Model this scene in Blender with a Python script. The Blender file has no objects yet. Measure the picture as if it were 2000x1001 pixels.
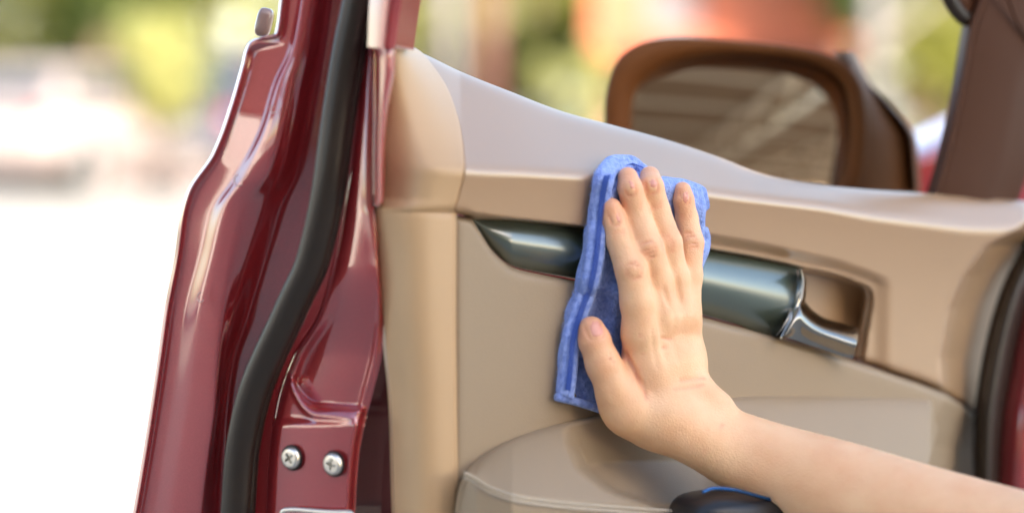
import bpy, bmesh, math, random
import numpy as np
from mathutils import Vector, Matrix
R = math.radians
random.seed(7); rng = np.random.default_rng(7)
S = bpy.context.scene
COL = S.collection

# ------------------------------------------------------------------ camera
F = 4440.0; PITCH = R(4.06); CAMZ = 1.08
cam_d = bpy.data.cameras.new('camera'); cam = bpy.data.objects.new('camera', cam_d); COL.objects.link(cam)
cam.location = (0, 0, CAMZ); cam.rotation_euler = (R(90) - PITCH, 0, 0)
cam_d.sensor_width = 36; cam_d.lens = F / 2000 * 36; cam_d.clip_end = 600; cam_d.clip_start = 0.02
cam_d.dof.use_dof = True; cam_d.dof.focus_distance = 1.60; cam_d.dof.aperture_fstop = 2.1
S.camera = cam
# ------------------------------------------------------------------ world, sun, exposure
SUN_EL, SUN_AZ = R(28), R(146)          # azimuth clockwise from +Y : the sun stands behind the camera
w = bpy.data.worlds.new('World'); S.world = w; w.use_nodes = True
nt = w.node_tree; bg = nt.nodes['Background']
sky = nt.nodes.new('ShaderNodeTexSky'); sky.sky_type = 'NISHITA'; sky.sun_disc = False
sky.sun_elevation = SUN_EL; sky.sun_rotation = SUN_AZ; sky.air_density = 1.0; sky.dust_density = 1.2; sky.ozone_density = 1.2
wm = nt.nodes.new('ShaderNodeVectorMath'); wm.operation = 'MULTIPLY'; wm.inputs[1].default_value = (1.07, 1.0, .92)
nt.links.new(sky.outputs[0], wm.inputs[0]); nt.links.new(wm.outputs[0], bg.inputs[0]); bg.inputs[1].default_value = 0.15
sd = bpy.data.lights.new('sun', 'SUN'); so = bpy.data.objects.new('sun', sd); COL.objects.link(so)
sd.energy = 4.3; sd.angle = R(0.6); sd.color = (1, 0.94, 0.84)
sv = Vector((math.sin(SUN_AZ) * math.cos(SUN_EL), math.cos(SUN_AZ) * math.cos(SUN_EL), math.sin(SUN_EL)))
so.rotation_euler = sv.to_track_quat('Z', 'Y').to_euler(); so.location = sv * 30
S.view_settings.view_transform = 'Standard'; S.view_settings.look = 'None'
S.view_settings.exposure = 2.15; S.view_settings.gamma = 1
S.cycles.max_bounces = 8; S.cycles.diffuse_bounces = 4; S.cycles.glossy_bounces = 4; S.cycles.transmission_bounces = 4
S.cycles.use_denoising = True; S.cycles.sample_clamp_indirect = 6

# ------------------------------------------------------------------ geometry helpers
CAM = np.array([0, 0, CAMZ]); FW = np.array([0, math.cos(PITCH), -math.sin(PITCH)]); UPV = np.array([0, math.sin(PITCH), math.cos(PITCH)]); RT = np.array([1., 0, 0])
def ray(px, py):
    px = np.asarray(px, float); py = np.asarray(py, float); px, py = np.broadcast_arrays(px, py)
    return FW + ((px - 1000) / F)[..., None] * RT + ((500.5 - py) / F)[..., None] * UPV
def at_depth(px, py, d):
    return CAM + ray(px, py) * np.asarray(d, float)[..., None]
class Plane:                                   # a vertical plane; lift = metres off it, towards the viewer
    def __init__(s, px, py, d, yaw):
        s.o = at_depth(px, py, d); s.n = np.array([math.sin(yaw), -math.cos(yaw), 0.]); s.u = np.array([math.cos(yaw), math.sin(yaw), 0.])
    def at(s, px, py, lift=0.):
        r = ray(px, py); t = ((s.o - CAM) @ s.n + np.asarray(lift, float)) / (r @ s.n)
        return CAM + r * t[..., None]
DOOR = Plane(1280, 600, 1.62, R(38))
e = DOOR.at(748, 600)
JAMB = Plane(748, 600, float((e - CAM) @ FW), R(-33))

def curve(pts):
    """smooth y(x) through points (non-uniform Catmull-Rom, clamped slopes)"""
    p = sorted(pts); X = np.array([a[0] for a in p], float); Y = np.array([a[1] for a in p], float)
    h = np.diff(X); dl = np.diff(Y) / h; m = np.zeros(len(X)); m[0] = dl[0]; m[-1] = dl[-1]
    for i in range(1, len(X) - 1):
        if dl[i-1] * dl[i] > 0:
            w1 = 2 * h[i] + h[i-1]; w2 = h[i] + 2 * h[i-1]; m[i] = (w1 + w2) / (w1 / dl[i-1] + w2 / dl[i])
    def f(x):
        x = np.asarray(x, float); xc = np.clip(x, X[0], X[-1]); i = np.clip(np.searchsorted(X, xc) - 1, 0, len(h) - 1)
        t = (xc - X[i]) / h[i]; a = h[i]
        y = (2*t**3-3*t**2+1)*Y[i] + (t**3-2*t**2+t)*a*m[i] + (-2*t**3+3*t**2)*Y[i+1] + (t**3-t**2)*a*m[i+1]
        return y + np.where(x < X[0], (x - X[0]) * m[0], 0) + np.where(x > X[-1], (x - X[-1]) * m[-1], 0)
    return f
def sst(a, b, x):
    t = np.clip((np.asarray(x, float) - a) / (b - a), 0, 1); return t * t * (3 - 2 * t)
def link(name, me, mats, parent=None):
    o = bpy.data.objects.new(name, me); COL.objects.link(o)
    for m in (mats if isinstance(mats, (list, tuple)) else [mats]): me.materials.append(m)
    if parent: o.parent = parent
    return o
def mesh_np(name, V, Fc, mats, parent=None, smooth=True):
    me = bpy.data.meshes.new(name); me.from_pydata(np.asarray(V).reshape(-1, 3).tolist(), [], Fc if isinstance(Fc, list) else Fc.tolist()); me.validate()
    if smooth: me.polygons.foreach_set('use_smooth', [True] * len(me.polygons))
    return link(name, me, mats, parent)
def grid_faces(a, b, off=0):
    i = np.arange(a - 1)[:, None] * b + np.arange(b - 1)[None, :]
    return np.stack([i, i + 1, i + b + 1, i + b], -1).reshape(-1, 4) + off
def sheet(name, P, mats, parent=None, thick=0.0025, flip=False, back=None):
    """P: (a,b,3) grid -> a sheet with real thickness, pushed away from the viewer"""
    a, b, _ = P.shape
    tu = np.gradient(P, axis=0); tv = np.gradient(P, axis=1); n = np.cross(tu, tv); n /= np.linalg.norm(n, axis=-1, keepdims=True) + 1e-12
    toc = CAM - P; s = np.sign((n * toc).sum(-1, keepdims=True).mean()); n *= s
    d = -n * thick if back is None else np.broadcast_to(np.array(back), P.shape)
    Q = P + d
    Fr = grid_faces(a, b); Bk = grid_faces(a, b, a * b)
    if s > 0: Bk = Bk[:, ::-1]
    else: Fr = Fr[:, ::-1]
    rim = [i * b for i in range(a)] + [(a-1) * b + j for j in range(1, b)] + [i * b + b - 1 for i in range(a - 2, -1, -1)] + [j for j in range(b - 2, 0, -1)]
    rf = []
    for k in range(len(rim)):
        p, q = rim[k], rim[(k + 1) % len(rim)]
        rf.append([p, q, q + a * b, p + a * b] if s < 0 else [q, p, p + a * b, q + a * b])
    o = mesh_np(name, np.concatenate([P.reshape(-1, 3), Q.reshape(-1, 3)]), Fr.tolist() + Bk.tolist() + rf, mats, parent)
    me = o.data                                   # crisp rim
    me.validate(); me.update()
    es = set()
    N = a * b
    for p, q in zip(rim, rim[1:] + rim[:1]): es.add((min(p, q), max(p, q)))
    at = me.attributes.new('sharp_edge', 'BOOLEAN', 'EDGE') if 'sharp_edge' not in me.attributes else me.attributes['sharp_edge']
    for ed in me.edges:
        v = tuple(sorted(ed.vertices))
        if v in es: at.data[ed.index].value = True
    return o
def tube(name, pts, rad, mats, parent=None, n=14, flat=1.0, up=(0, 0, 1)):
    pts = np.asarray(pts, float); rad = np.broadcast_to(np.asarray(rad, float), (len(pts),))
    T = np.gradient(pts, axis=0); T /= np.linalg.norm(T, axis=1, keepdims=True)
    V = []; a = np.array(up, float)
    for p, t, r in zip(pts, T, rad):
        x = np.cross(t, a); x /= np.linalg.norm(x); y = np.cross(x, t)
        for k in range(n):
            th = 2 * math.pi * k / n; V.append(p + r * (math.cos(th) * x + flat * math.sin(th) * y))
    Fc = []
    for i in range(len(pts) - 1):
        for k in range(n): Fc.append([i*n+k, i*n+(k+1) % n, (i+1)*n+(k+1) % n, (i+1)*n+k])
    Fc.append(list(range(n))[::-1]); Fc.append([(len(pts)-1)*n+k for k in range(n)])
    return mesh_np(name, V, Fc, mats, parent)
def resample(pts, n):
    p = np.asarray(pts, float); t = np.arange(len(p)); tt = np.linspace(0, len(p) - 1, n)
    return np.stack([curve(list(zip(t, p[:, k])))(tt) for k in range(p.shape[1])], -1)
def empty(name, loc=(0, 0, 0), rz=0):
    o = bpy.data.objects.new(name, None); COL.objects.link(o); o.location = loc; o.rotation_euler.z = rz; o.empty_display_size = 0.1; return o
def tag(o, label=None, cat=None, group=None, kind=None):
    for k, v in (('label', label), ('category', cat), ('group', group), ('kind', kind)):
        if v: o[k] = v
    return o

# ------------------------------------------------------------------ materials
def mat(name, col, rough=0.5, metal=0.0, coat=0.0, bump=None, var=None, sss=0, spec=0.5, extra=None):
    m = bpy.data.materials.new(name); m.use_nodes = True; n = m.node_tree; b = n.nodes['Principled BSDF']
    b.inputs['Base Color'].default_value = (*col, 1); b.inputs['Roughness'].default_value = rough; b.inputs['Metallic'].default_value = metal
    b.inputs['Coat Weight'].default_value = coat; b.inputs['Coat Roughness'].default_value = 0.04; b.inputs['Specular IOR Level'].default_value = spec
    tc = n.nodes.new('ShaderNodeTexCoord')
    if var:                                       # (scale, colour2, lo, hi)
        no = n.nodes.new('ShaderNodeTexNoise'); no.inputs['Scale'].default_value = var[0]; no.inputs['Detail'].default_value = 5
        rp = n.nodes.new('ShaderNodeValToRGB'); rp.color_ramp.elements[0].position = var[2]; rp.color_ramp.elements[1].position = var[3]
        rp.color_ramp.elements[0].color = (*col, 1); rp.color_ramp.elements[1].color = (*var[1], 1)
        n.links.new(tc.outputs['Object'], no.inputs['Vector']); n.links.new(no.outputs['Fac'], rp.inputs[0]); n.links.new(rp.outputs[0], b.inputs['Base Color'])
    if bump:                                      # (kind, scale, strength, distance)
        t = n.nodes.new('ShaderNodeTexNoise' if bump[0] == 'noise' else 'ShaderNodeTexVoronoi'); t.inputs['Scale'].default_value = bump[1]
        if bump[0] == 'noise': t.inputs['Detail'].default_value = 4
        bp = n.nodes.new('ShaderNodeBump'); bp.inputs['Strength'].default_value = bump[2]; bp.inputs['Distance'].default_value = bump[3]
        n.links.new(tc.outputs['Object'], t.inputs['Vector']); n.links.new(t.outputs[0], bp.inputs['Height']); n.links.new(bp.outputs[0], b.inputs['Normal'])
    if sss:
        b.inputs['Subsurface Weight'].default_value = sss; b.inputs['Subsurface Radius'].default_value = (1.0, 0.35, 0.18); b.inputs['Subsurface Scale'].default_value = 0.006
    return m
PAINT = mat('red_car_paint', (0.31, 0.015, 0.019), 0.42, 0.3, 1.0, var=(900, (0.36, 0.021, 0.025), 0.4, 0.7))
for _p in (PAINT,): _p.node_tree.nodes['Principled BSDF'].inputs['Coat IOR'].default_value = 2.2; _p.node_tree.nodes['Principled BSDF'].inputs['Coat Roughness'].default_value = 0.03
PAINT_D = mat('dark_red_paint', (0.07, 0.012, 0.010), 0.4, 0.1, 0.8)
TRIM = mat('beige_grained_plastic', (0.40, 0.268, 0.155), 0.32, coat=1.0, bump=('voronoi', 1500, 0.10, 0.0006), var=(6, (0.38, 0.255, 0.147), 0.3, 0.7))
_b = TRIM.node_tree.nodes['Principled BSDF']; _b.inputs['Coat IOR'].default_value = 2.1; _b.inputs['Coat Roughness'].default_value = .38; _b.inputs['Coat Tint'].default_value = (1, .89, .75, 1)
TRIM3 = mat('tan_grained_plastic', (0.52, 0.34, 0.185), 0.42, bump=('voronoi', 1500, 0.10, 0.0006))
TRIM2 = mat('beige_soft_vinyl', (0.32, 0.235, 0.15), 0.5, bump=('voronoi', 1100, 0.2, 0.0006))
RUB = mat('black_rubber', (0.024, 0.016, 0.011), 0.36, bump=('noise', 400, 0.06, 0.0006))
BLACKP = mat('black_plastic', (0.012, 0.012, 0.014), 0.35)
DARK = mat('dark_gap', (0.012, 0.008, 0.007), 0.7)
MIRP = mat('flare_tinted_mirror_plastic', (0.145, 0.050, 0.011), 0.6, spec=.2, bump=('noise', 600, 0.15, 0.0008))  # black plastic; the lens flare's orange-brown is put into its base colour
PILP = mat('flare_tinted_pillar_plastic', (0.062, 0.021, 0.008), 0.6, spec=.2, bump=('noise', 900, 0.2, 0.0005))  # warm flare tint painted into the pillar's base colour too
CHROME = mat('chrome', (0.80, 0.82, 0.80), 0.05, 1.0)
SATIN = mat('dark_gloss_strip', (0.065, 0.050, 0.036), 0.5, 0.0, coat=1.0)
_b = SATIN.node_tree.nodes['Principled BSDF']; _b.inputs['Coat IOR'].default_value = 2.15; _b.inputs['Coat Roughness'].default_value = .25; _b.inputs['Coat Tint'].default_value = (.62, 1, .96, 1)
LEVER = mat('smoked_chrome', (.34, .32, .29), .12, 1.0)
STEEL = mat('screw_steel', (0.75, 0.72, 0.66), 0.3, 0.9)
GLASSM = mat('mirror_glass', (0.88, 0.74, 0.57), 0.02, 1.0)
THREAD = mat('pale_thread', (0.72, 0.63, 0.50), 0.8)
BLUEL = mat('blue_gloss_trim', (0.02, 0.10, 0.28), 0.15, 0.6)

# ================================================================== CAR
car = empty('parked_car', (0.3, 2.2, 0)); tag(car, 'dark red car seen close with its front door wide open and beige door lining', 'car')
cwi = Matrix.Translation(-car.location)
def kid(o, p):
    """parent keeping world coordinates"""
    o.parent = p
    q = p; M = Matrix.Identity(4)
    while q: M = Matrix.LocRotScale(q.location, q.rotation_euler, q.scale) @ (q.matrix_parent_inverse @ M if False else M); q = None
    return o
# all meshes below are made in world coordinates; the car empty is moved back to the origin frame through parent inverse
def P_(o, p=None):
    p = p or car; o.parent = p
    if p is car: o.matrix_parent_inverse = cwi
    return o

# ---- painted door shell (rear edge of the door): columns traced down the edge
ys = np.unique(np.concatenate([np.linspace(-260, 60, 40), np.linspace(60, 110, 26), np.linspace(110, 1090, 246)]))
def col(pts): return curve([(y, x) for x, y in pts])
sil = col([(640,-260),(565,-100),(546,0),(538,58),(533,70),(497,76),(482,88),(470,130),(450,200),(413,300),(364,376),(352,420),(341,500),(322,600),(308,700),(293,800),(277,900),(244,1090)])
c_lip = col([(652,-260),(577,-100),(559,0),(551,60),(546,84),(520,92),(503,100),(490,140),(470,206),(432,306),(386,384),(371,426),(358,505),(338,603),(323,700),(308,800),(292,900),(260,1090)])
c_b0 = col([(668,-260),(596,-100),(580,0),(570,60),(560,100),(532,160),(503,250),(455,340),(411,410),(388,500),(360,603),(345,700),(330,800),(313,900),(282,1090)])
c_b1 = col([(690,-260),(620,-100),(604,0),(595,60),(585,110),(567,160),(545,250),(515,340),(470,400),(446,500),(430,603),(424,700),(418,800),(404,900),(380,1090)])
c_v = col([(720,-260),(655,-100),(640,0),(628,80),(612,180),(590,300),(565,400),(530,500),(490,603),(452,700),(434,800),(424,900),(414,1090)])
c_s = col([(745,-260),(712,-100),(700,0),(684,100),(668,200),(650,300),(634,400),(608,500),(560,610),(512,700),(482,800),(465,900),(456,1090)])
c_r = col([(768,-260),(740,-100),(728,0),(712,110),(700,180),(684,300),(670,400),(652,500),(622,610),(568,700),(538,790),(524,900),(516,1090)])
cols = [(sil,.0055),(lambda y: sil(y)+6,.0095),(c_lip,.0048),(c_b0,.0040),(lambda y:(c_b0(y)*.55+c_b1(y)*.45),.0075),(c_b1,.0055),(lambda y:c_b1(y)*.6+c_v(y)*.4,-.002),(c_v,-.020),(c_s,-.030),(c_r,-.018)]
NS = 9
CX = np.array([c[0](ys) for c in cols]).T; CW = np.array([c[1] for c in cols])
ti = np.arange(len(cols)); tt = np.linspace(0, len(cols) - 1, (len(cols) - 1) * NS + 1)
wcur = curve(list(zip(ti, CW)))(tt)
PX = np.array([curve(list(zip(ti, r)))(tt) for r in CX])
PY = np.repeat(ys[:, None], len(tt), 1)
# the band bulges less above the shoulder of the door
bulge = np.repeat(wcur[None, :], len(ys), 0)
lean = -0.026 * sst(330, -150, PY) + 0.0 * PY       # the edge leans away above the shoulder
Pj = JAMB.at(PX, PY, bulge + lean)
shell = P_(sheet('door', Pj, PAINT, thick=0.0015)); shell['label'] = 'dark red painted rear edge of the open door'
# ---- inner plate of the edge with the lock screws
pr = col([(790,-260),(745,-100),(728,0),(722,60),(728,96),(733,110),(733,200),(732,300),(733,398),(738,420),(744,500),(750,600),(747,680),(730,760),(712,830),(700,900),(690,1090)])
ys2 = np.unique(np.concatenate([np.linspace(-260, 80, 40), np.linspace(80, 120, 16), np.linspace(120, 1090, 300)]))
S_ = np.linspace(0, 1, 60)
xl = c_r(ys2) - 4; xr = np.maximum(pr(ys2), xl + 10)
PX = xl[:, None] + (xr - xl)[:, None] * S_[None, :]; PY = np.repeat(ys2[:, None], 60, 1)
ws = 0.004 * np.sin(S_ * math.pi)[None, :] + np.zeros_like(PX)
ws += -0.012 * sst(0.12, 0, S_)[None, :] - 0.010 * sst(0.90, 1, S_)[None, :]
# stamped recess above the lock: a shallow dish ending in a rounded lip
lip_y = 800 - 66 * np.clip((622 - PX) / 58, 0, 1.3) ** 2.2 + (PX - 640) * 0.07
inrec = sst(lip_y, lip_y - 14, PY) * sst(0.06, 0.2, (PX - xl[:, None]) / 200) * sst(1.0, 0.86, S_)[None, :] * sst(520, 700, PY)
ws -= 0.010 * inrec
ridge = np.exp(-((PY - lip_y - 12) / 9.0) ** 2) * sst(545, 600, PX) * sst(0.98, 0.8, S_)[None, :]; ws += 0.003 * ridge
ws += 0.004 * sst(812, 832, PY)                   # raised lock plate zone
ws -= 0.016 * sst(420, -100, PY)
Pp = JAMB.at(PX, PY, -0.012 + ws)
plate = P_(sheet('door_edge_plate', Pp, PAINT, thick=0.0015))
# ---- frame upright behind the weather strip, to the window opening
fl = col([(790,-260),(750,-100),(722,0),(718,90)]); fr = col([(858,-260),(806,-100),(784,0),(770,97)])
yy = np.linspace(-260, 92, 40); t = np.linspace(0, 1, 22)
PX = fl(yy)[:, None] + (fr(yy) - fl(yy))[:, None] * t; PY = np.repeat(yy[:, None], 22, 1) + 4 * t
P_(sheet('window_frame', JAMB.at(PX, PY, 0.004 + 0.006 * np.sin(t * math.pi)[None, :]), PAINT, thick=0.002, back=(0.01, 0.05, 0)))
# ---- darker folded edge between plate and lining
dl = col([(722,94),(733,110),(733,200),(731,300),(731,398),(738,420)]); dr = col([(773,94),(771,130),(757,220),(751,300),(750,395),(741,404),(741,420)])
yy = np.linspace(94, 403, 80); PX = dl(yy)[:, None] + (dr(yy) - dl(yy))[:, None] * t; PY = np.repeat(yy[:, None], 22, 1)
P_(sheet('door_edge_fold', JAMB.at(PX, PY, 0.0 + 0.010 * np.sin(t * math.pi)[None, :] ** .6 - 0.004), PAINT, thick=0.002, back=(0.0, 0.04, 0)))
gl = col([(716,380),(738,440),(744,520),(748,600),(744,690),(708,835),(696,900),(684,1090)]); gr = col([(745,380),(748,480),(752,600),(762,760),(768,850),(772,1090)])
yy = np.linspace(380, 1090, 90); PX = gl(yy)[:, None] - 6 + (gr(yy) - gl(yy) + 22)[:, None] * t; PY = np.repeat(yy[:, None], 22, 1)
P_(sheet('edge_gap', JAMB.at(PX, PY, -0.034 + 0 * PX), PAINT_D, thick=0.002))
# ---- weather strip
yy = np.linspace(-260, 1090, 150)
cs = col([(762,-260),(715,-100),(697,0),(675,110),(655,240),(636,380),(622,450),(603,520),(575,580),(548,640),(520,700),(496,760),(480,820),(468,890),(460,1000),(452,1090)])
wsp = tube('weather_strip', JAMB.at(cs(yy), yy, 0.003 - 0.017 * sst(400, -120, yy)), np.interp(yy, [0, 400, 600, 1000], [.0094, .0099, .0100, .0102]), RUB, n=28, flat=.72, up=(0, -1, 0)); P_(wsp)
wl = tube('weather_strip_lip', JAMB.at(cs(yy) + 24, yy, -0.004 - 0.017 * sst(400, -120, yy)), .005, RUB, n=10, up=(0, -1, 0)); wl.parent = wsp
# ---- rubber stop on the frame
rb = at_depth(516, 44, 1.63)
def blob(name, c, axes, M, m, parent=None, p=2.0, nu=28, nv=16):
    V = []; Fc = []
    def sp(a, q): return math.copysign(abs(a) ** q, a)
    for j in range(nv + 1):
        ph = -math.pi / 2 + math.pi * j / nv
        for i in range(nu):
            th = 2 * math.pi * i / nu; q = 2 / p
            v = np.array([axes[0] * sp(math.cos(ph), q) * sp(math.cos(th), q), axes[1] * sp(math.cos(ph), q) * sp(math.sin(th), q), axes[2] * sp(math.sin(ph), q)])
            V.append(np.asarray(c) + np.asarray(M) @ v)
    for j in range(nv):
        for i in range(nu): Fc.append([j*nu+i, j*nu+(i+1) % nu, (j+1)*nu+(i+1) % nu, (j+1)*nu+i])
    return mesh_np(name, V, Fc, m, parent)
ROT = lambda ax, ang: np.array(Matrix.Rotation(ang, 3, ax))
STOPM = mat('grey_rubber_stop', (0.26, 0.17, 0.145), 0.3, coat=.4)
st = blob('rubber_stop', rb, (.0058, .008, .0105), ROT('Y', R(14)), STOPM, p=3.4); st.parent = shell
# ---- screws
jx = JAMB.u; jn = JAMB.n; jz = np.array([0, 0, 1.])
def screw(px, py, rot):
    c = JAMB.at(px, py, -0.003)
    bm = bmesh.new(); nseg = 40
    def ring(r, h): return [bm.verts.new((c + (jx * math.cos(a) + jz * math.sin(a)) * r + jn * h).tolist()) for a in [2 * math.pi * k / nseg for k in range(nseg)]]
    def cross_h(r, a):                              # depth of the cross recess
        x, y = r * math.cos(a - rot), r * math.sin(a - rot)
        return -0.0032 if (abs(x) < .0008 or abs(y) < .0008) and r < .0036 else 0
    rr = [(.0074, -.001), (.0074, .0012), (.0066, .0026), (.0058, .0033)]
    rings = [ring(*q) for q in rr]
    for r in [.0048, .0040, .0033, .0028, .0025, .002, .0015, .001, .0006]:
        rings.append([bm.verts.new((c + (jx * math.cos(a) + jz * math.sin(a)) * r + jn * (.0034 + cross_h(r, a))).tolist()) for a in [2 * math.pi * k / nseg for k in range(nseg)]])
    for A, B in zip(rings, rings[1:]):
        for k in range(nseg): bm.faces.new((A[k], A[(k+1) % nseg], B[(k+1) % nseg], B[k]))
    bm.faces.new(rings[-1]); bmesh.ops.recalc_face_normals(bm, faces=bm.faces)
    me = bpy.data.meshes.new('screw'); bm.to_mesh(me); bm.free(); o = link('screw', me, STEEL); o.parent = plate
    wsh = [c + (jx * math.cos(a) + jz * math.sin(a)) * .0086 + jn * -0.0003 for a in np.linspace(0, 2 * math.pi, 33)]
    return o
screw(570, 893, R(35)); screw(652, 905, R(-10))
for (px, py) in ((570, 893), (652, 905)):
    c = JAMB.at(px, py, -0.0025); pts = [c + (jx * math.cos(a) + jz * math.sin(a)) * .0079 for a in np.linspace(0, 2 * math.pi, 40)]
    o = tube('screw_seat', pts, .0009, DARK, n=6, up=tuple(jn)); o.parent = plate
pts = resample([list(JAMB.at(x, y, 0.002)) for x, y in ((548, 1050), (552, 998), (575, 994), (640, 999), (685, 1000), (690, 1050))], 40)
tube('latch_rim', pts, .0016, STEEL, n=10, up=(0, -1, 0)).parent = plate
o = sheet('latch', JAMB.at(*np.meshgrid(np.linspace(556, 686, 8), np.linspace(1002, 1060, 6)), -0.004), STEEL, thick=.003); o.parent = plate
# ---- small drips of polish / chips on the paint
DRIP = mat('polish_drip', (0.5, 0.3, 0.28), 0.1, coat=1)
for px, py, s in ((392, 580, 1.0), (466, 352, 1.2), (534, 214, .8)):
    pts = [list(JAMB.at(px + 7*s*math.cos(a), py + 9*s*math.sin(a), 0.0155 if py > 450 else 0.012)) for a in np.linspace(.6, 4.6, 10)]
    tube('wax_residue', pts, .00045, DRIP, n=6, up=(0, -1, 0)).parent = shell

# ---- beige door lining ------------------------------------------------
beltY = curve([(770,84),(820,102),(900,140),(1000,180),(1100,218),(1200,245),(1300,272),(1400,305),(1500,342),(1600,360),(1700,370),(1820,378),(1900,386),(1990,392),(2200,420)])
creaseY = curve([(820,318),(908,330),(1050,336),(1200,345),(1300,357),(1400,376),(1500,388),(1600,400),(1700,420),(1800,434),(1900,446),(1990,448),(2200,470)])
lowY = curve([(886,416),(918,422),(935,446),(960,484),(1000,518),(1060,533),(1120,544),(1250,580),(1370,615),(1525,656),(1665,700),(1750,728),(1840,762),(1912,812),(2050,900),(2200,990)])
grooveY = curve([(886,414),(920,421),(1000,427),(1170,447),(1280,465),(1390,487),(1480,503),(1562,521),(1630,536),(1690,556),(1800,600)])
RX = curve([(86,792),(100,818),(130,845),(170,872),(220,892),(260,902),(330,909),(380,898),(416,889),(600,888),(1090,894)])
LX = curve([(84,776),(130,771),(220,760),(300,752),(385,749),(400,740),(408,735),(500,742),(600,748),(700,757),(800,766),(900,769),(1090,774)])
def w_upper(px, py):
    px = np.asarray(px, float); py = np.asarray(py, float)
    b = beltY(px); c = creaseY(px); h = np.maximum(c - b, 8)
    t = np.clip((c - py) / h, 0, 1.2)               # 0 at the crease, 1 at the belt edge
    depth = np.interp(px, [780, 900, 1200, 1500, 1700, 2000], [.050, .060, .044, .022, .017, .014]) * 1.45
    z = c - py                                      # softened corner
    soft = 16.0
    ramp = np.where(z > -soft, np.where(z < soft, (z + soft) ** 2 / (4 * soft), z), 0) / h
    w = 0.020 - depth * ramp
    w -= 0.006 * np.exp(-((py - b) / 7.0)) * (py >= b - 1)   # rolled top edge
    # lower face leans back a little towards the groove
    w -= 0.018 * (1 - np.exp(-np.maximum(py - c, 0) / 170))
    # shallow dish round the inner handle
    g = grooveY(px)
    edge = sst(1745, 1700, px)
    w -= 0.006 * sst(g - 34, g - 8, py) * edge * sst(1150, 1420, px)
    # the handle pocket itself
    cy = 560 + np.clip(px - 1690, 0, 99) * 9
    ins = sst(g - 3, g + 10, py) * sst(1712 - (py - 560) * .16, 1694 - (py - 560) * .18, px) * sst(905, 940, px)
    rr = np.hypot(np.maximum(px - 1664, 0), np.maximum(590 - py, 0)); ins = ins * sst(46, 34, np.where((px > 1664) & (py < 590), rr, 0))
    w -= (0.026) * ins * sst(lowY(px) + 10, lowY(px) - 4, py)
    w -= 0.010 * np.exp(-np.maximum(lowY(px) - py, 0) / 3.5)
    # the lining turns away towards the dashboard
    cx = np.interp(py, [430, 450, 480, 540, 600, 700, 800], [2010, 1985, 1930, 1885, 1858, 1840, 1846])
    w -= 0.085 * np.clip((px - cx) / 150, 0, 3) ** 1.0 * 1.0 + 0.006 * sst(cx - 10, cx + 12, px)
    return w
ny, nx = 150, 340
tY = np.linspace(0, 1, ny)[:, None]; s = np.linspace(0, 1, nx)[None, :]
left = np.full(ny, 850.)
for _ in range(60): left = .5 * left + .5 * RX(beltY(left) + (lowY(left) - beltY(left)) * tY[:, 0])
PX = left[:, None] + (2190 - left)[:, None] * s
xr_ = np.clip(PX, 0, 2190)
PY = beltY(PX) + (lowY(PX) - beltY(PX)) * tY
upper = P_(sheet('upper_lining', DOOR.at(PX, PY, w_upper(PX, PY)), TRIM, thick=.003, back=(-0.004, 0.006, 0)))
# rear band of the lining, a rounded column
yy = np.linspace(86, 1090, 300)[:, None]; s = np.linspace(0, 1, 60)[None, :]
PXb = LX(yy) + (RX(yy) + 3 - LX(yy)) * s; PYb = yy + 0 * s
wl_ = np.where(yy < 416, w_upper(RX(yy), yy), 0.008 - .0)    # meet the upper lining
wl_ = wl_ * sst(430, 400, yy) + 0.010 * sst(400, 430, yy)
wsc = np.clip((RX(yy) - LX(yy)) / 140, 0, 1)
wb = (-.008) * (1 - s ** 1.3) + wl_ * s ** 1.3 + wsc * (0.009 * np.sin(np.clip(s, 0, 1) * math.pi) - 0.013 * (1 - s) ** 3) - 0.002 * sst(.94, 1, s)
P_(sheet('rear_lining', DOOR.at(PXb, PYb, wb), TRIM3, thick=.003, back=(-0.003, 0.01, 0)))
# lower panel
ny, nx = 120, 260
PX = 889 + (2190 - 889) * np.linspace(0, 1, nx)[None, :] + 0 * np.linspace(0, 1, ny)[:, None]
tY = np.linspace(0, 1, ny)[:, None]; top = lowY(PX) + 3; PY = top + (1110 - top) * tY
cx = np.interp(PY, [700, 780, 820, 870, 1000, 1100], [1850, 1845, 1826, 1806, 1790, 1780])
wlow = 0.008 - 0.012 * np.exp(-(PY - top) / 3.5) - 0.0025 * np.exp(-(PX - 889) / 6.0) - 0.085 * np.clip((PX - cx) / 150, 0, 3)
P_(sheet('lower_lining', DOOR.at(PX, PY, wlow), TRIM2, thick=.003, back=(-.003, .008, 0)))
# armrest : top sheet climbing towards the viewer, front face with stitched seam
armT = curve([(893,1060),(896,1000),(902,960),(916,925),(940,893),(980,864),(1040,838),(1120,815),(1250,790),(1400,772),(1500,766),(1700,768),(1838,772),(1900,800)])
seamY = curve([(896,922),(920,932),(960,956),(1010,972),(1100,984),(1200,992),(1320,1000),(1500,1006),(1838,1016),(1900,1020)])
nx = 300; xs = 893 + (1842 - 893) * np.linspace(0, 1, nx) ** 1.25
prof = np.concatenate([np.linspace(0, 1, 40), 1 + np.linspace(0, 1, 30)[1:]])[:, None]
X = xs[None, :] + 0 * prof
X = 893 + (X - 893) * (1 - .048 * sst(0, .9, prof) * ((X - 893) / 949) ** 2)
a_ = armT(X); b_ = np.maximum(seamY(X), a_ + 2); bot = 1180
Y = np.where(prof <= 1, a_ + (b_ - a_) * prof, b_ + (bot - b_) * (prof - 1))
lift = np.interp(X, [893, 930, 1000, 1200, 1700, 1842], [.012, .030, .050, .060, .052, .040])
q = np.clip(prof, 0, 1); W_ = 0.010 + lift * (q ** .9) - 0.009 * np.exp(-q * 30)
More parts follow.
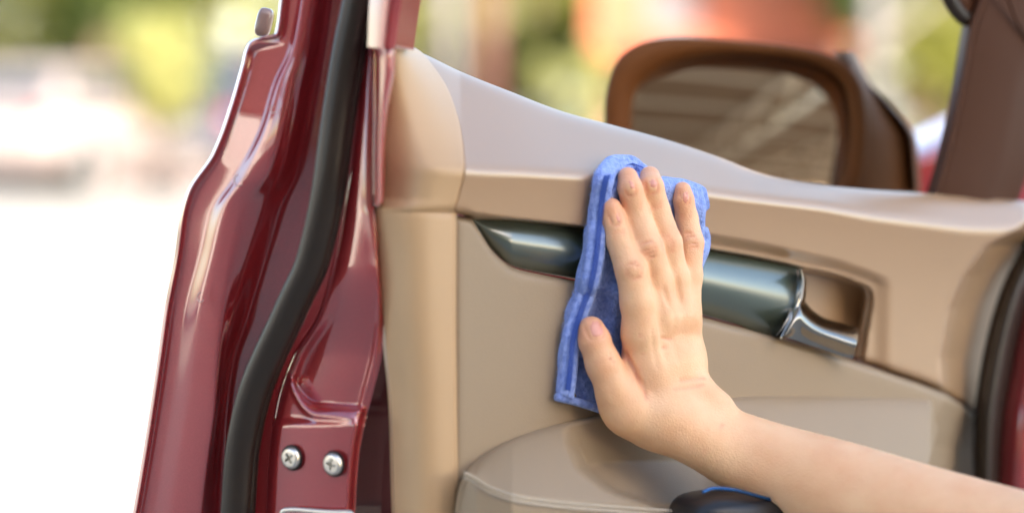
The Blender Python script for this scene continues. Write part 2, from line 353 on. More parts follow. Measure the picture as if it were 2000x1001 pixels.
W_ = W_ + 0.004 * np.clip(prof - 1, 0, 1) - 0.012 * np.exp(-((prof - 1) / .035) ** 2) * .25
W_ -= 0.030 * sst(1815, 1842, X)
bx = np.interp(Y, [800, 822, 870, 915, 955, 985], [1092, 1098, 1106, 1128, 1180, 1260])
W_ -= np.clip(W_ - .014, 0, .03) * sst(bx - 6, bx + 26, X) * sst(1500, 1360, X) * sst(1.0, .93, prof) * sst(0, .1, prof)
arm = P_(sheet('armrest', DOOR.at(X, Y, W_), TRIM2, thick=.003, back=(-.003, .008, 0)))
# seam stitches
sx = 905.0; k = 0
pts = []
while sx < 1320:
    pts.append(sx); sx += 5.2 if sx > 1000 else 4.0
for off in (0, 9):
    V = []; Fc = []
    for sx in pts:
        y = float(seamY(sx)) - 4 + off
        lf = float(np.interp(sx, [893, 930, 1000, 1200, 1700], [.012, .030, .050, .060, .052])) + .0118
        A = DOOR.at(sx, y, lf); B = DOOR.at(sx + 3.4, y + float(seamY(sx + 3.4) - seamY(sx)) + 1, lf); up = np.array([0, 0, .0010]); nn = DOOR.n * .0013; b0 = len(V)
        V += [A - up, B - up, B + up, A + up, A - up * .3 + nn, B - up * .3 + nn]
        Fc += [[b0, b0+1, b0+5, b0+4], [b0+4, b0+5, b0+2, b0+3]]
    o = mesh_np('stitching', V, Fc, THREAD); o.parent = arm; o['kind'] = 'stuff'
# window switch pod on the armrest
swc = DOOR.at(1440, 1010, .088)
sw = blob('window_switch_panel', swc, (.048, .03, .0185), ROT('Z', R(30)) @ ROT('Y', R(4)), BLACKP, p=3.2); P_(sw)
pts = resample([list(DOOR.at(x, y, .112)) for x, y in ((1372, 960), (1392, 953), (1430, 955), (1475, 966), (1540, 985))], 30)
tube('blue_switch_edge', pts, .0012, BLUEL, n=8, up=(0, -1, 0)).parent = sw

# ---- handle strip (gloss decorative wing) and lever
top = curve([(919,422),(1000,428),(1170,448),(1280,466),(1390,488),(1480,504),(1566,522)])
botc = curve([(919,425),(935,449),(960,485),(1000,517),(1060,531),(1120,542),(1250,577),(1370,612),(1530,654),(1566,662)])
X = np.linspace(919, 1566, 240)[None, :] + 0 * np.linspace(0, 1, 40)[:, None]; tY = np.linspace(0, 1, 40)[:, None]
endx = -42 * sst(.25, 1, tY) * sst(1400, 1566, X)            # slanted right end
Y = top(X) + 2 + (botc(X) - top(X) - 2) * tY; X2 = X + endx
sc = np.interp(X, [919, 1000, 1200, 1566], [.2, .7, 1, 1.05])
W_ = -0.010 + sc * 0.016 * (np.sin(np.clip(tY * .93 + .04, 0, 1) * math.pi) ** .7) + .004 * sst(919, 1000, X)
wing = P_(sheet('handle_trim_strip', DOOR.at(X2, Y, W_), SATIN, thick=.002, back=(-.002, .012, 0)))
# chrome end cap
ce = curve([(522,1561),(540,1563),(575,1556),(600,1548),(630,1534),(658,1520)])
yy = np.linspace(524, 658, 50); t = np.linspace(0, 1, 14)
wd = np.interp(yy, [524, 545, 580, 620, 658], [6, 12, 18, 13, 10])
PX = ce(yy)[:, None] + wd[:, None] * t; PY = yy[:, None] + 4 * t
P_(sheet('chrome_end_cap', DOOR.at(PX, PY, .013 + .005 * np.sin(t * math.pi)[None, :] - .01 * ((yy - 524) / 134)[:, None] * .3), CHROME, thick=.002, back=(-.002, .01, 0)))
# lever: a horizontal horn curving out of the cap
lt = curve([(1550,566),(1566,560),(1575,585),(1590,607),(1620,622),(1655,633),(1680,642)])
ltop = curve([(1548,578),(1562,574),(1572,588),(1588,606),(1610,620),(1640,630),(1680,643)])
lbot = curve([(1520,656),(1548,662),(1590,676),(1640,690),(1664,697),(1680,700)])
X = np.linspace(1528, 1680, 90)[None, :] + 0 * tY
Yt = np.where(X < 1562, 660 - (660 - 575) * sst(1524, 1562, X), ltop(X)); Y = Yt + (lbot(X) - Yt) * tY
X = X - 14 * tY * sst(1600, 1680, X)
W_ = .004 + .020 * np.sin(np.clip(tY * 1.9, 0, 1) * math.pi * .5) - .008 * sst(.5, 1, tY) + .006 * sst(1600, 1680, X) - .010 * sst(1672, 1681, X)
lev = P_(sheet('door_lever', DOOR.at(X, Y, W_), LEVER, thick=.003, back=(-.004, .008, 0)))

# ---- inner sail panel and front window upright (right)
def poly_patch(name, L, Rr, y0, y1, pl, wf, m, n=60, k=16, back=(0, .02, 0)):
    yy = np.linspace(y0, y1, n); t = np.linspace(0, 1, k); a, b = col(L), col(Rr)
    PX = a(yy)[:, None] + (b(yy) - a(yy))[:, None] * t; PY = np.repeat(yy[:, None], k, 1)
    return P_(sheet(name, pl.at(PX, PY, wf(t)[None, :] + 0 * PX), m, thick=.002, back=back))
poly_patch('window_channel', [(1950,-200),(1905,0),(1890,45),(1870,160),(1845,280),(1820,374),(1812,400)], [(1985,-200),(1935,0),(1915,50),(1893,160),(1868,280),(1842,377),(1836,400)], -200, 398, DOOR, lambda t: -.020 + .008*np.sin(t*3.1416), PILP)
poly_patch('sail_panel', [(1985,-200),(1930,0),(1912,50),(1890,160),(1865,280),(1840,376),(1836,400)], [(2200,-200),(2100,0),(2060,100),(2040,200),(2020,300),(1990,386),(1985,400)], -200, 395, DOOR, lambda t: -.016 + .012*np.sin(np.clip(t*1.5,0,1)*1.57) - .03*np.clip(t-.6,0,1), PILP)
# upper corner of the frame
pts = resample([list(DOOR.at(x, y, -.022)) for x, y in ((1800, -120), (1846, -20), (1862, 12), (1884, 36), (1905, 44), (1925, 52))], 40)
P_(tube('window_seal', pts, .006, RUB, n=12, up=(0, -1, 0)))
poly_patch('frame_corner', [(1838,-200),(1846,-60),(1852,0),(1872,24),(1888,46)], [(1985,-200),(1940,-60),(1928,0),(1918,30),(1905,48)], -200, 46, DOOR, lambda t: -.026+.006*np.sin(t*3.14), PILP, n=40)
pts = resample([list(DOOR.at(x, y, -.002)) for x, y in ((1950, -60), (1968, -8), (1985, 38), (2010, 80), (2050, 140))], 30)
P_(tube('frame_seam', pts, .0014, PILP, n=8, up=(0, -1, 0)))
# ---- side mirror outside the window
MP = Plane(1450, 230, 1.93, R(8))
def ring_pts(pts, n=160):
    p = np.array(pts + pts[:1], float); t = np.linspace(0, len(pts), n, endpoint=False); out = []
    for v in t:
        i = int(v); f = v - i; q = [p[(i - 1) % len(pts)], p[i % len(pts)], p[(i + 1) % len(pts)], p[(i + 2) % len(pts)]]
        out.append(.5 * ((2*q[1]) + (-q[0]+q[2])*f + (2*q[0]-5*q[1]+4*q[2]-q[3])*f*f + (-q[0]+3*q[1]-3*q[2]+q[3])*f**3))
    return np.array(out)
outer = ring_pts([(1180,230),(1186,165),(1206,115),(1250,84),(1320,73),(1430,78),(1550,90),(1620,106),(1665,136),(1690,190),(1694,290),(1672,380),(1600,440),(1430,450),(1270,430),(1196,350)])
inner = ring_pts([(1240,240),(1246,188),(1268,160),(1320,130),(1400,113),(1490,113),(1560,122),(1612,142),(1640,170),(1651,215),(1650,290),(1630,350),(1570,395),(1430,405),(1310,385),(1250,320)])
cen = np.array([1450., 255.]); inner = cen + (inner - cen) * 1.03
rings = []
def addring(p, w): rings.append(MP.at(p[:, 0], p[:, 1], w))
addring(cen + (outer - cen) * .30, -.105); addring(cen + (outer - cen) * .70, -.090); addring(cen + (outer - cen) * .93, -.055); addring(cen + (outer - cen) * 1.0, -.02)
addring(outer, -.004); addring(cen + (outer - cen) * .985, .002); addring(outer * .5 + inner * .5, .003); addring(inner * .9 + outer * .1, 0.0); addring(inner, -.012); addring(inner, -.028); addring(cen + (inner - cen) * .9, -.032)
n = len(outer); V = np.concatenate(rings); Fc = [[i*n+k, i*n+(k+1) % n, (i+1)*n+(k+1) % n, (i+1)*n+k] for i in range(len(rings) - 1) for k in range(n)]
Fc.append(list(range(n))); Fc.append([(len(rings)-1)*n+k for k in range(n)][::-1])
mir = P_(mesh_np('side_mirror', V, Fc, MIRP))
# glass, tilted to look back up at the shed roof: slightly convex
cc = MP.at(1450, 255, -.008)
G = []; nr = 14
for i in range(nr + 1):
    f = i / nr * .985; p = cen + (inner - cen) * f; q = MP.at(p[:, 0], p[:, 1], -.0115)
    d = ((q - cc) ** 2).sum(1); q = q - MP.n * (d / (2 * 1.2))[:, None] - MP.n * ((q[:, 2] - cc[2]) * .20)[:, None]
    G.append(q)
V = np.concatenate(G); Fc = [[i*n+k, i*n+(k+1) % n, (i+1)*n+(k+1) % n, (i+1)*n+k] for i in range(nr) for k in range(n)]
gl_ = mesh_np('mirror_glass', V, Fc, GLASSM); gl_.parent = mir
# mirror arm / outer housing shell to the right
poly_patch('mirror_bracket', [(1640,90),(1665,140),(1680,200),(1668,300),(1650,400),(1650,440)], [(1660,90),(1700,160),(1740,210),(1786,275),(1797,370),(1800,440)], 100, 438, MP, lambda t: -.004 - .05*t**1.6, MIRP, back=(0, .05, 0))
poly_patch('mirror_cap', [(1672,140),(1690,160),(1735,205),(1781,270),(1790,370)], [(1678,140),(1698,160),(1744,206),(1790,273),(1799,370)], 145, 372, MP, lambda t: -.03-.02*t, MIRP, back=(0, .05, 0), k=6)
# bonnet edge glimpsed between mirror and upright
X = np.linspace(1735, 2320, 60)[None, :] + 0 * np.linspace(0, 1, 24)[:, None]; tY = np.linspace(0, 1, 24)[:, None]
Tp = 288 - (X - 1735) * .62 + .0007 * (X - 1735) ** 2; Y = Tp + (430 - Tp) * tY
P_(sheet('bonnet', MP.at(X, Y, -.34 - .16 * (1 - np.clip(tY * 3, 0, 1)) ** 1.5 ), PAINT, thick=.002, back=(0, .03, -.01)))
# ---- body: red front pillar beside the door, right edge of the picture
bl = [(2070,380),(2035,430),(2003,490),(1968,560),(1940,650),(1922,740),(1912,820),(1910,900),(1912,1100)]
br = [(2180,380),(2150,430),(2080,490),(2035,560),(2008,650),(1990,740),(1975,820),(1968,900),(1962,1100)]
poly_patch('door_opening_seal', bl, br, 380, 1100, DOOR, lambda t: .004 - .05*np.abs(t-.35)**1.4, RUB, n=80)
poly_patch('body', [(x - 22, y) for x, y in br], [(2480,380),(2460,430),(2440,490),(2420,560),(2400,650),(2390,740),(2380,820),(2370,900),(2370,1100)], 380, 1100, DOOR, lambda t: -.015 + .045*np.sin(np.clip(t*5,0,1)*1.57)-.1*t, PAINT, n=80, k=60, back=(0, .03, 0))
# outer skin of the door, behind the lining
rows = []
w_skin = float((JAMB.at(sil(600), 600, -.010) - DOOR.o) @ DOOR.n)
xs = np.linspace(0, 1, 70)[None, :]; tY = np.linspace(0, 1, 40)[:, None]
tp0 = beltY(np.linspace(770, 2230, 60)).tolist()
def skin_left(y): return sil(y) + 3
XS = 790 + (2230 - 790) * xs + 0 * tY; TP = beltY(XS) + 14; YS = TP + (1090 - TP) * tY
P_(sheet('outer_skin', DOOR.at(XS, YS, w_skin), PAINT, thick=.0015, back=tuple(-DOOR.n * .0015)))

# ================================================================== CLOTH
CL = mat('blue_microfibre', (0.115, 0.20, 0.62), 0.85, spec=.2)
n = CL.node_tree; b = n.nodes['Principled BSDF']; b.inputs['Sheen Weight'].default_value = .6; b.inputs['Sheen Roughness'].default_value = .5; b.inputs['Sheen Tint'].default_value = (.6, .75, 1, 1)
tc = n.nodes.new('ShaderNodeTexCoord'); v1 = n.nodes.new('ShaderNodeTexVoronoi'); v1.inputs['Scale'].default_value = 620; n1 = n.nodes.new('ShaderNodeTexNoise'); n1.inputs['Scale'].default_value = 260; n1.inputs['Detail'].default_value = 6
ad = n.nodes.new('ShaderNodeMath'); bp = n.nodes.new('ShaderNodeBump'); bp.inputs['Strength'].default_value = .6; bp.inputs['Distance'].default_value = .0012
n.links.new(tc.outputs['Object'], v1.inputs['Vector']); n.links.new(tc.outputs['Object'], n1.inputs['Vector']); n.links.new(v1.outputs[0], ad.inputs[0]); n.links.new(n1.outputs[0], ad.inputs[1]); n.links.new(ad.outputs[0], bp.inputs['Height']); n.links.new(bp.outputs[0], b.inputs['Normal'])
rp = n.nodes.new('ShaderNodeValToRGB'); rp.color_ramp.elements[0].color = (.19, .29, .72, 1); rp.color_ramp.elements[1].color = (.34, .46, .90, 1); rp.color_ramp.elements[0].position = .35; rp.color_ramp.elements[1].position = .65
n.links.new(n1.outputs[0], rp.inputs[0]); n.links.new(rp.outputs[0], b.inputs['Base Color'])
def w_under(px, py):
    """lining surface lift at a pixel, smoothed over the handle recess"""
    wu = w_upper(px, py); g = grooveY(px)
    c = creaseY(px)
    lo = lowY(px); a = sst(g - 20, g + 4, py) * sst(lo + 26, lo - 4, py) * sst(925, 985, px); return np.where(py < lo, np.maximum(wu, -.02), .008) * (1 - a) + .0145 * a
cloth_root = empty('cleaning_cloth', tuple(DOOR.at(1240, 560, 0.0))); tag(cloth_root, 'folded blue microfibre cloth pressed flat under the wiping hand', 'cloth')
cmi = Matrix.Translation(-cloth_root.location)
def CP(o): o.parent = cloth_root; o.matrix_parent_inverse = cmi; return o
def cloth_sheet(name, L, Rr, y0, y1, lift, n=190, k=120, seed=0, thick=.0022, fold=None):
    yy = np.linspace(0, 1, n)[:, None]; t = np.linspace(0, 1, k)[None, :]
    lc, rc = resample(L, n), resample(Rr, n)
    PX = lc[:, 0:1] + (rc[:, 0:1] - lc[:, 0:1]) * t; PY = lc[:, 1:2] + (rc[:, 1:2] - lc[:, 1:2]) * t
    base = w_under(PX, PY)
    ph = seed * 1.7
    wr = 1.5 * (.0012 * np.sin(PX / 17 + PY / 41 + ph) + .0009 * np.sin(PX / 31 - PY / 23 + 2 * ph) + .0006 * np.sin(PX / 9 + PY / 70 + ph) + .0005*np.sin(PY/11+PX/50))
    W_ = base + lift + wr
    if fold is not None: W_ = W_ + fold(t, yy)
    PX = PX + 1.6 * np.sin(PY / 13 + ph) * (np.abs(t - .5) * 2) ** 6; PY = PY + 2 * np.sin(PX / 15 + ph) * (np.abs(yy - .5) * 2) ** 8
    return CP(sheet(name, DOOR.at(PX, PY, W_), CL, thick=thick, back=tuple(-DOOR.n * thick)))
edge_fold = lambda t, y: -.004 * np.clip(1 - t / .04, 0, 1) ** 2 - .004 * np.clip(1 - (1 - t) / .04, 0, 1) ** 2 - .004 * np.clip(1 - y / .02, 0, 1) ** 2 - .004*np.clip(1-(1-y)/.02, 0, 1)**2
cloth_sheet('back_layer', [(1178,324),(1160,352),(1150,420),(1138,500),(1124,560),(1104,620),(1094,700),(1087,774)], [(1330,346),(1386,372),(1393,410),(1388,470),(1372,530),(1330,640),(1260,740),(1196,806)], 0, 1, .0030, seed=1, fold=edge_fold)
cloth_sheet('front_layer', [(1196,330),(1205,345),(1180,400),(1172,470),(1160,545),(1138,610),(1124,660),(1118,698)], [(1330,352),(1372,378),(1380,412),(1374,470),(1360,520),(1330,600),(1280,660),(1230,700)], 0, 1, .0066, seed=2, fold=edge_fold)
# rolled double hem down the left edge
hp = resample([(1252,328),(1225,318),(1196,322),(1178,342),(1170,380),(1163,440),(1157,500),(1146,556),(1126,610),(1112,660),(1106,720),(1100,772)], 150)
hw = w_under(hp[:, 0], hp[:, 1])
rad = np.interp(np.arange(150), [0, 10, 30, 80, 130, 149], [.004, .0058, .0066, .0064, .0056, .005]) * (1 + .05 * np.sin(np.arange(150) / 3.1))
CP(tube('rolled_hem', DOOR.at(hp[:, 0], hp[:, 1], hw + .006), rad, CL, n=16, flat=.8, up=tuple(DOOR.n)))
hp2 = hp + np.array([13., 4.]); rad2 = rad * .62
CP(tube('inner_hem', DOOR.at(hp2[:, 0], hp2[:, 1], hw + .0090), rad2, CL, n=12, flat=.8, up=tuple(DOOR.n)))
# overlock stitches along the hem
THB = mat('blue_thread', (.06, .14, .55), .7)
V = []; Fc = []
for i in range(4, 146):
    for fr in (0, .5):
        p = hp[i] * (1 - fr) + hp[i + 1] * fr
        w0 = float(hw[i]) + .0125
        A = DOOR.at(p[0] + 2, p[1] - 1, w0 - .001); B = DOOR.at(p[0] + 12, p[1] + 3, w0 + .0004); b0 = len(V); u = np.array([0, 0, .00035]); nn = DOOR.n * .0007
        V += [A - u, B - u, B + u, A + u, A + nn, B + nn]; Fc += [[b0, b0+1, b0+5, b0+4], [b0+4, b0+5, b0+2, b0+3]]
o = CP(mesh_np('hem_stitches', V, Fc, THB)); o['kind'] = 'stuff'
# loose pile fibres along the edges and over the face of the cloth
fr_ = np.random.default_rng(5); V = []; Fc = []
edge_ = np.concatenate([resample([(1252,326),(1210,314),(1176,324),(1160,352),(1150,420),(1138,500),(1124,560),(1104,620),(1094,700),(1087,774)], 300), resample([(1087,776),(1140,790),(1196,806)], 90)])
for i in range(5200):
    if i < 3600: c0 = edge_[fr_.integers(len(edge_))] + fr_.normal(size=2) * 2.0
    else: c0 = np.array([fr_.uniform(1100, 1385), fr_.uniform(385, 770)])
    if i >= 3600 and not (1178 - (c0[1]-324)*.21 < c0[0] < 1366 - max(0, c0[1]-480)*.75): continue
    b_ = DOOR.at(c0[0], c0[1], float(w_under(c0[0], c0[1])) + (.004 + .006 * fr_.random() if i < 3600 else .0085)); d_ = fr_.normal(size=3) + DOOR.n * .6; d_ /= np.linalg.norm(d_); sd__ = np.cross(d_, fr_.normal(size=3)); sd__ *= .00013 / np.linalg.norm(sd__); L_ = fr_.uniform(.0008, .0019)
    q0 = len(V); V += [b_ - sd__, b_ + sd__, b_ + d_ * L_]; Fc.append([q0, q0 + 1, q0 + 2])
o = CP(mesh_np('pile_fibres', V, Fc, CL)); o['kind'] = 'stuff'
bh = resample([(1087,774),(1120,782),(1160,794),(1200,808)], 40); CP(tube('bottom_hem', DOOR.at(bh[:, 0], bh[:, 1], w_under(bh[:, 0], bh[:, 1]) + .0052), .003, CL, n=10, up=tuple(DOOR.n)))

# ================================================================== HAND AND FOREARM (one continuous surface)
def H(px, py, w): return DOOR.at(float(px), float(py), float(w))
prims = []                                           # (A, B, ra, rb, blend)
def chain(pts, k=.004):
    for (a, b) in zip(pts, pts[1:]): prims.append((H(*a[:3]), H(*b[:3]), a[3], b[3], k))
B0 = .010                                            # top of the cloth above the lining
wf = lambda x, y: float(w_under(x, y))
fing = {
 'index': [(1193,407,B0+.0076,.0072),(1198,428,B0+.009,.0086),(1210,468,B0+.011,.0092),(1233,525,B0+.019,.0108),(1246,590,B0+.021,.0112),(1254,650,B0+.022,.0128)],
 'middle':[(1226,346,B0+.0066,.0068),(1230,367,B0+.0085,.0082),(1244,416,B0+.012,.0088),(1266,486,B0+.020,.0104),(1284,550,B0+.020,.0102),(1292,620,B0+.024,.0122)],
 'ring':  [(1269,344,B0+.0066,.0068),(1272,364,B0+.0085,.0082),(1283,410,B0+.012,.0087),(1303,474,B0+.018,.0100),(1316,540,B0+.019,.0097),(1322,615,B0+.023,.0118)],
 'pinky': [(1333,372,B0+.0060,.0060),(1335,389,B0+.0075,.0070),(1341,426,B0+.010,.0077),(1350,474,B0+.014,.0086),(1346,540,B0+.017,.0084),(1338,620,B0+.021,.0108)]}
tipw = {}
for nme, c in fing.items():
    # fingertips press on the slanted upper lining
    c2 = []
    for i, p in enumerate(c):
        under = wf(p[0], p[1]); lift = under - .010 if i < 3 else 0
        c2.append((p[0], p[1], p[2] + (under - .006 if i < 3 else 0.010), p[3] * 1.04))
    fing[nme] = c2; chain(c2[:5], .0022); prims.append((H(*c2[4][:3]), H(*c2[5][:3]), c2[4][3], c2[5][3], .0045))
WR = (1322, 792)
chain([(1254,650,.036,.0128),(1268,710,.040,.0150),(1290,790,.044,.0190)], .010)
chain([(1292,620,.036,.0120),(1305,700,.041,.0138),(1318,790,.045,.0175)], .010)
chain([(1322,615,.034,.0112),(1328,700,.040,.0128),(1334,785,.045,.0165)], .010)
chain([(1338,620,.031,.0104),(1338,700,.036,.0122),(1344,772,.043,.0150)], .010)
# thumb
chain([(1155,643,.024,.0092),(1161,664,.026,.0110),(1179,712,.030,.0110)], .003)
chain([(1179,712,.030,.0110),(1203,762,.034,.0128),(1232,802,.038,.0165),(1286,826,.042,.0185)], .007)
chain([(1214,790,.032,.0140),(1262,816,.036,.0170)], .010)
# web between thumb and index
chain([(1234,768,.034,.010),(1252,700,.032,.010)], .012)
# wrist and forearm
def smooth_chain(pts, k, n=26):
    q = resample([list(H(*p[:3])) + [p[3]] for p in pts], n); prims.append(([(q[i, :3], q[i+1, :3], q[i, 3], q[i+1, 3]) for i in range(n - 1)], k))
smooth_chain([(1306,806,.046,.0200),(1356,828,.056,.0200),(1430,862,.070,.0222),(1520,900,.098,.0255),(1650,947,.145,.0295),(1800,1000,.200,.0320),(2000,1062,.270,.034),(2300,1150,.38,.038)], .010)
smooth_chain([(1300,822,.050,.0190),(1370,862,.064,.0192),(1440,896,.078,.0220),(1530,932,.103,.0255),(1660,977,.150,.0295),(1820,1035,.206,.0320),(2020,1095,.275,.034),(2300,1180,.38,.038)], .010)
# ulna head
chain([(1378,768,.058,.0085),(1402,790,.064,.0095)], .012)
# tendons on the back of the hand
for a, b_ in (((1262,610),(1300,750)),((1296,590),(1318,750)),((1322,580),(1333,750)),((1350,590),(1345,740))):
    pass
# knuckles
bumps = [(H(1240,524,.046),.0072),(H(1268,482,.046),.0066),(H(1304,472,.043),.0062),(H(1351,470,.038),.0052)]
vox = .00115
A_ = np.array([p[0] for p in prims if len(p) == 5] + [p[1] for p in prims if len(p) == 5] + [g[1] for p in prims if len(p) == 2 for g in p[0]]); mn = A_.min(0) - .045; mx = A_.max(0) + .045; mx[0] = min(mx[0], H(2260, 1080, .36)[0])
dims = np.ceil((mx - mn) / vox).astype(int)
def build_sdf(mn, dims, vox, prims):
    D = np.full(dims, .02, np.float32)
    gx = [mn[i] + vox * np.arange(dims[i]) for i in range(3)]
    for pr_ in prims:
        if len(pr_) == 2:                             # a limb of many short pieces: hard union inside, one soft blend outside
            G, k = pr_; pad = max(g[2] for g in G) + .014 + k
            al = np.array([g[0] for g in G] + [g[1] for g in G]); i0 = np.clip(((al.min(0) - pad - mn) / vox).astype(int), 0, dims); i1 = np.clip(((al.max(0) + pad - mn) / vox).astype(int) + 1, 0, dims)
            T = np.full(i1 - i0, .02, np.float32)
            for (a, b, ra, rb) in G:
                lo = np.minimum(a, b) - max(ra, rb) - .014; hi = np.maximum(a, b) + max(ra, rb) + .014
                j0 = np.clip(((lo - mn) / vox).astype(int), i0, i1); j1 = np.clip(((hi - mn) / vox).astype(int) + 1, i0, i1)
                if (j1 <= j0).any(): continue
                X = gx[0][j0[0]:j1[0]][:, None, None]; Y = gx[1][j0[1]:j1[1]][None, :, None]; Z = gx[2][j0[2]:j1[2]][None, None, :]; d = b - a; L2 = float(d @ d) + 1e-12
                t = np.clip(((X - a[0]) * d[0] + (Y - a[1]) * d[1] + (Z - a[2]) * d[2]) / L2, 0, 1)
                q = np.sqrt((X - a[0] - t * d[0]) ** 2 + (Y - a[1] - t * d[1]) ** 2 + (Z - a[2] - t * d[2]) ** 2) - (ra + (rb - ra) * t)
                k0 = j0 - i0; k1 = j1 - i0; T[k0[0]:k1[0], k0[1]:k1[1], k0[2]:k1[2]] = np.minimum(T[k0[0]:k1[0], k0[1]:k1[1], k0[2]:k1[2]], q)
            o = D[i0[0]:i1[0], i0[1]:i1[1], i0[2]:i1[2]]; h = np.maximum(k - np.abs(o - T), 0) / k
            D[i0[0]:i1[0], i0[1]:i1[1], i0[2]:i1[2]] = np.minimum(o, T) - h * h * k * .25
            continue
        (a, b, ra, rb, k) = pr_
        pad = max(ra, rb) + .014 + k
        lo = np.minimum(a, b) - pad; hi = np.maximum(a, b) + pad
        i0 = np.clip(((lo - mn) / vox).astype(int), 0, dims); i1 = np.clip(((hi - mn) / vox).astype(int) + 1, 0, dims)
        if (i1 <= i0).any(): continue
        X = gx[0][i0[0]:i1[0]][:, None, None]; Y = gx[1][i0[1]:i1[1]][None, :, None]; Z = gx[2][i0[2]:i1[2]][None, None, :]
        d = b - a; L2 = float(d @ d) + 1e-12
        t = np.clip(((X - a[0]) * d[0] + (Y - a[1]) * d[1] + (Z - a[2]) * d[2]) / L2, 0, 1)
        q = np.sqrt((X - a[0] - t * d[0]) ** 2 + (Y - a[1] - t * d[1]) ** 2 + (Z - a[2] - t * d[2]) ** 2) - (ra + (rb - ra) * t * t * (3 - 2 * t) if False else ra + (rb - ra) * t)
        o = D[i0[0]:i1[0], i0[1]:i1[1], i0[2]:i1[2]]
        h = np.maximum(k - np.abs(o - q), 0) / k
        D[i0[0]:i1[0], i0[1]:i1[1], i0[2]:i1[2]] = np.minimum(o, q) - h * h * k * .25
    return D, gx
D, gx = build_sdf(mn, dims, vox, prims)
def local(c, rad):
    i0 = np.clip(((c - rad - mn) / vox).astype(int), 0, dims); i1 = np.clip(((c + rad - mn) / vox).astype(int) + 1, 0, dims)
    X = gx[0][i0[0]:i1[0]][:, None, None]; Y = gx[1][i0[1]:i1[1]][None, :, None]; Z = gx[2][i0[2]:i1[2]][None, None, :]
    return (slice(i0[0], i1[0]), slice(i0[1], i1[1]), slice(i0[2], i1[2])), X, Y, Z
def crease(p, q, depth, wid):
    """a skin fold pressed along the segment p-q"""
    c = (p + q) / 2; sl, X, Y, Z = local(c, np.linalg.norm(q - p) / 2 + wid * 4)
    d = q - p; L2 = float(d @ d); t = np.clip(((X - p[0]) * d[0] + (Y - p[1]) * d[1] + (Z - p[2]) * d[2]) / L2, 0, 1)
    r = np.sqrt((X - p[0] - t * d[0]) ** 2 + (Y - p[1] - t * d[1]) ** 2 + (Z - p[2] - t * d[2]) ** 2)
    D[sl] += 2.4 * depth * np.exp(-(r / wid) ** 2) * (1 - .6 * np.abs(2 * t - 1) ** 2)
vd = lambda p: (p - CAM) / np.linalg.norm(p - CAM)
def surf(px, py):
    """march from the camera to the skin at a pixel"""
    r = ray(px, py); tt = np.arange(1.25, 1.75, .0006); P = CAM + r * tt[:, None]; idx = ((P - mn) / vox).astype(int)
    ok = ((idx >= 0) & (idx < dims)).all(1); val = np.full(len(tt), 1.); ii = idx[ok]; val[ok] = D[ii[:, 0], ii[:, 1], ii[:, 2]]
    k = np.argmax(val < 0); return P[k] if val[k] < 0 else None
folds = []
NAILS = [(1162,644,1154,620,15,18),(1231,367,1225,344,9,14),(1273,362,1269,338,10,14),(1201,426,1193,402,8.5,13),(1338,385,1334,364,8,12)]
def sc_(x0, y0, x1, y1, depth=.0009, wid=.0011):
    a, b = surf(x0, y0), surf(x1, y1)
    if a is not None and b is not None: crease(a, b, depth, wid); folds.append((a, b, depth * (0 if wid > .0017 and depth < .001 else 1)))
D0 = D.copy()
for cx_, cy_, ang, wd in ((1238,528,-22,15),(1268,486,-20,14),(1303,476,-14,13),(1350,468,-6,11)):      # knuckle folds
    for k, dy in enumerate((-13, -6, 1, 8, 15)):
        hw_ = wd * (1 - abs(dy) / 34); a = R(ang)
        x, y = cx_ + dy * .35, cy_ + dy
        sc_(x - hw_, y - hw_ * math.sin(a), x + hw_, y + hw_ * math.sin(a), .0006, .0009)
for cx_, cy_, ang, wd in ((1210,455,-22,9),(1242,404,-20,9),(1281,400,-12,9),(1340,420,-6,8)):
    for dy in (-4, 1, 6): sc_(cx_ - wd, cy_ + dy + 3, cx_ + wd, cy_ + dy - 3, .00035, .0008)
for dy in (-10, -2, 6): sc_(1166 + dy*.4, 716 + dy, 1196 + dy*.4, 700 + dy, .0006, .0009)                     # thumb joint
for s_ in ((1226,690,1242,728,.0022,.0016),(1242,728,1258,764,.0016,.0015),(1258,764,1262,778,.001,.0013),(1250,655,1310,662,.0006,.0012),(1256,690,1300,678,.0005,.0012),
           (1295,560,1306,596,.0008,.0020),(1322,548,1328,590,.0008,.0020),(1286,620,1300,700,.0005,.0025),(1318,610,1324,700,.0006,.0028),(1270,640,1284,720,.0004,.002),
           (1268,862,1330,838,.0003,.002),(1335,905,1385,850,.0005,.0012),(1375,880,1410,830,.0004,.0012),(1330,742,1375,738,.0004,.0015),(1318,760,1372,752,.0003,.0015)):
    sc_(*s_)
for (px, py, tx, ty, wp, lp) in NAILS:
    ax = np.array([tx - px, ty - py], float); ax /= np.linalg.norm(ax); sd_ = np.array([-ax[1], ax[0]])
    ring_ = [np.array([px, py]) + ax * lp * v + sd_ * wp * u for u, v in ((1.1, .7), (1.12, .2), (1.1, -.4), (.8, -.95), (0, -1.12), (-.8, -.95), (-1.1, -.4), (-1.12, .2), (-1.1, .7))]
    sf = [surf(*q) for q in ring_]
    for a, b in zip(sf, sf[1:]):
        if a is not None and b is not None: crease(a, b, .00045, .0009); folds.append((a, b, .0011))
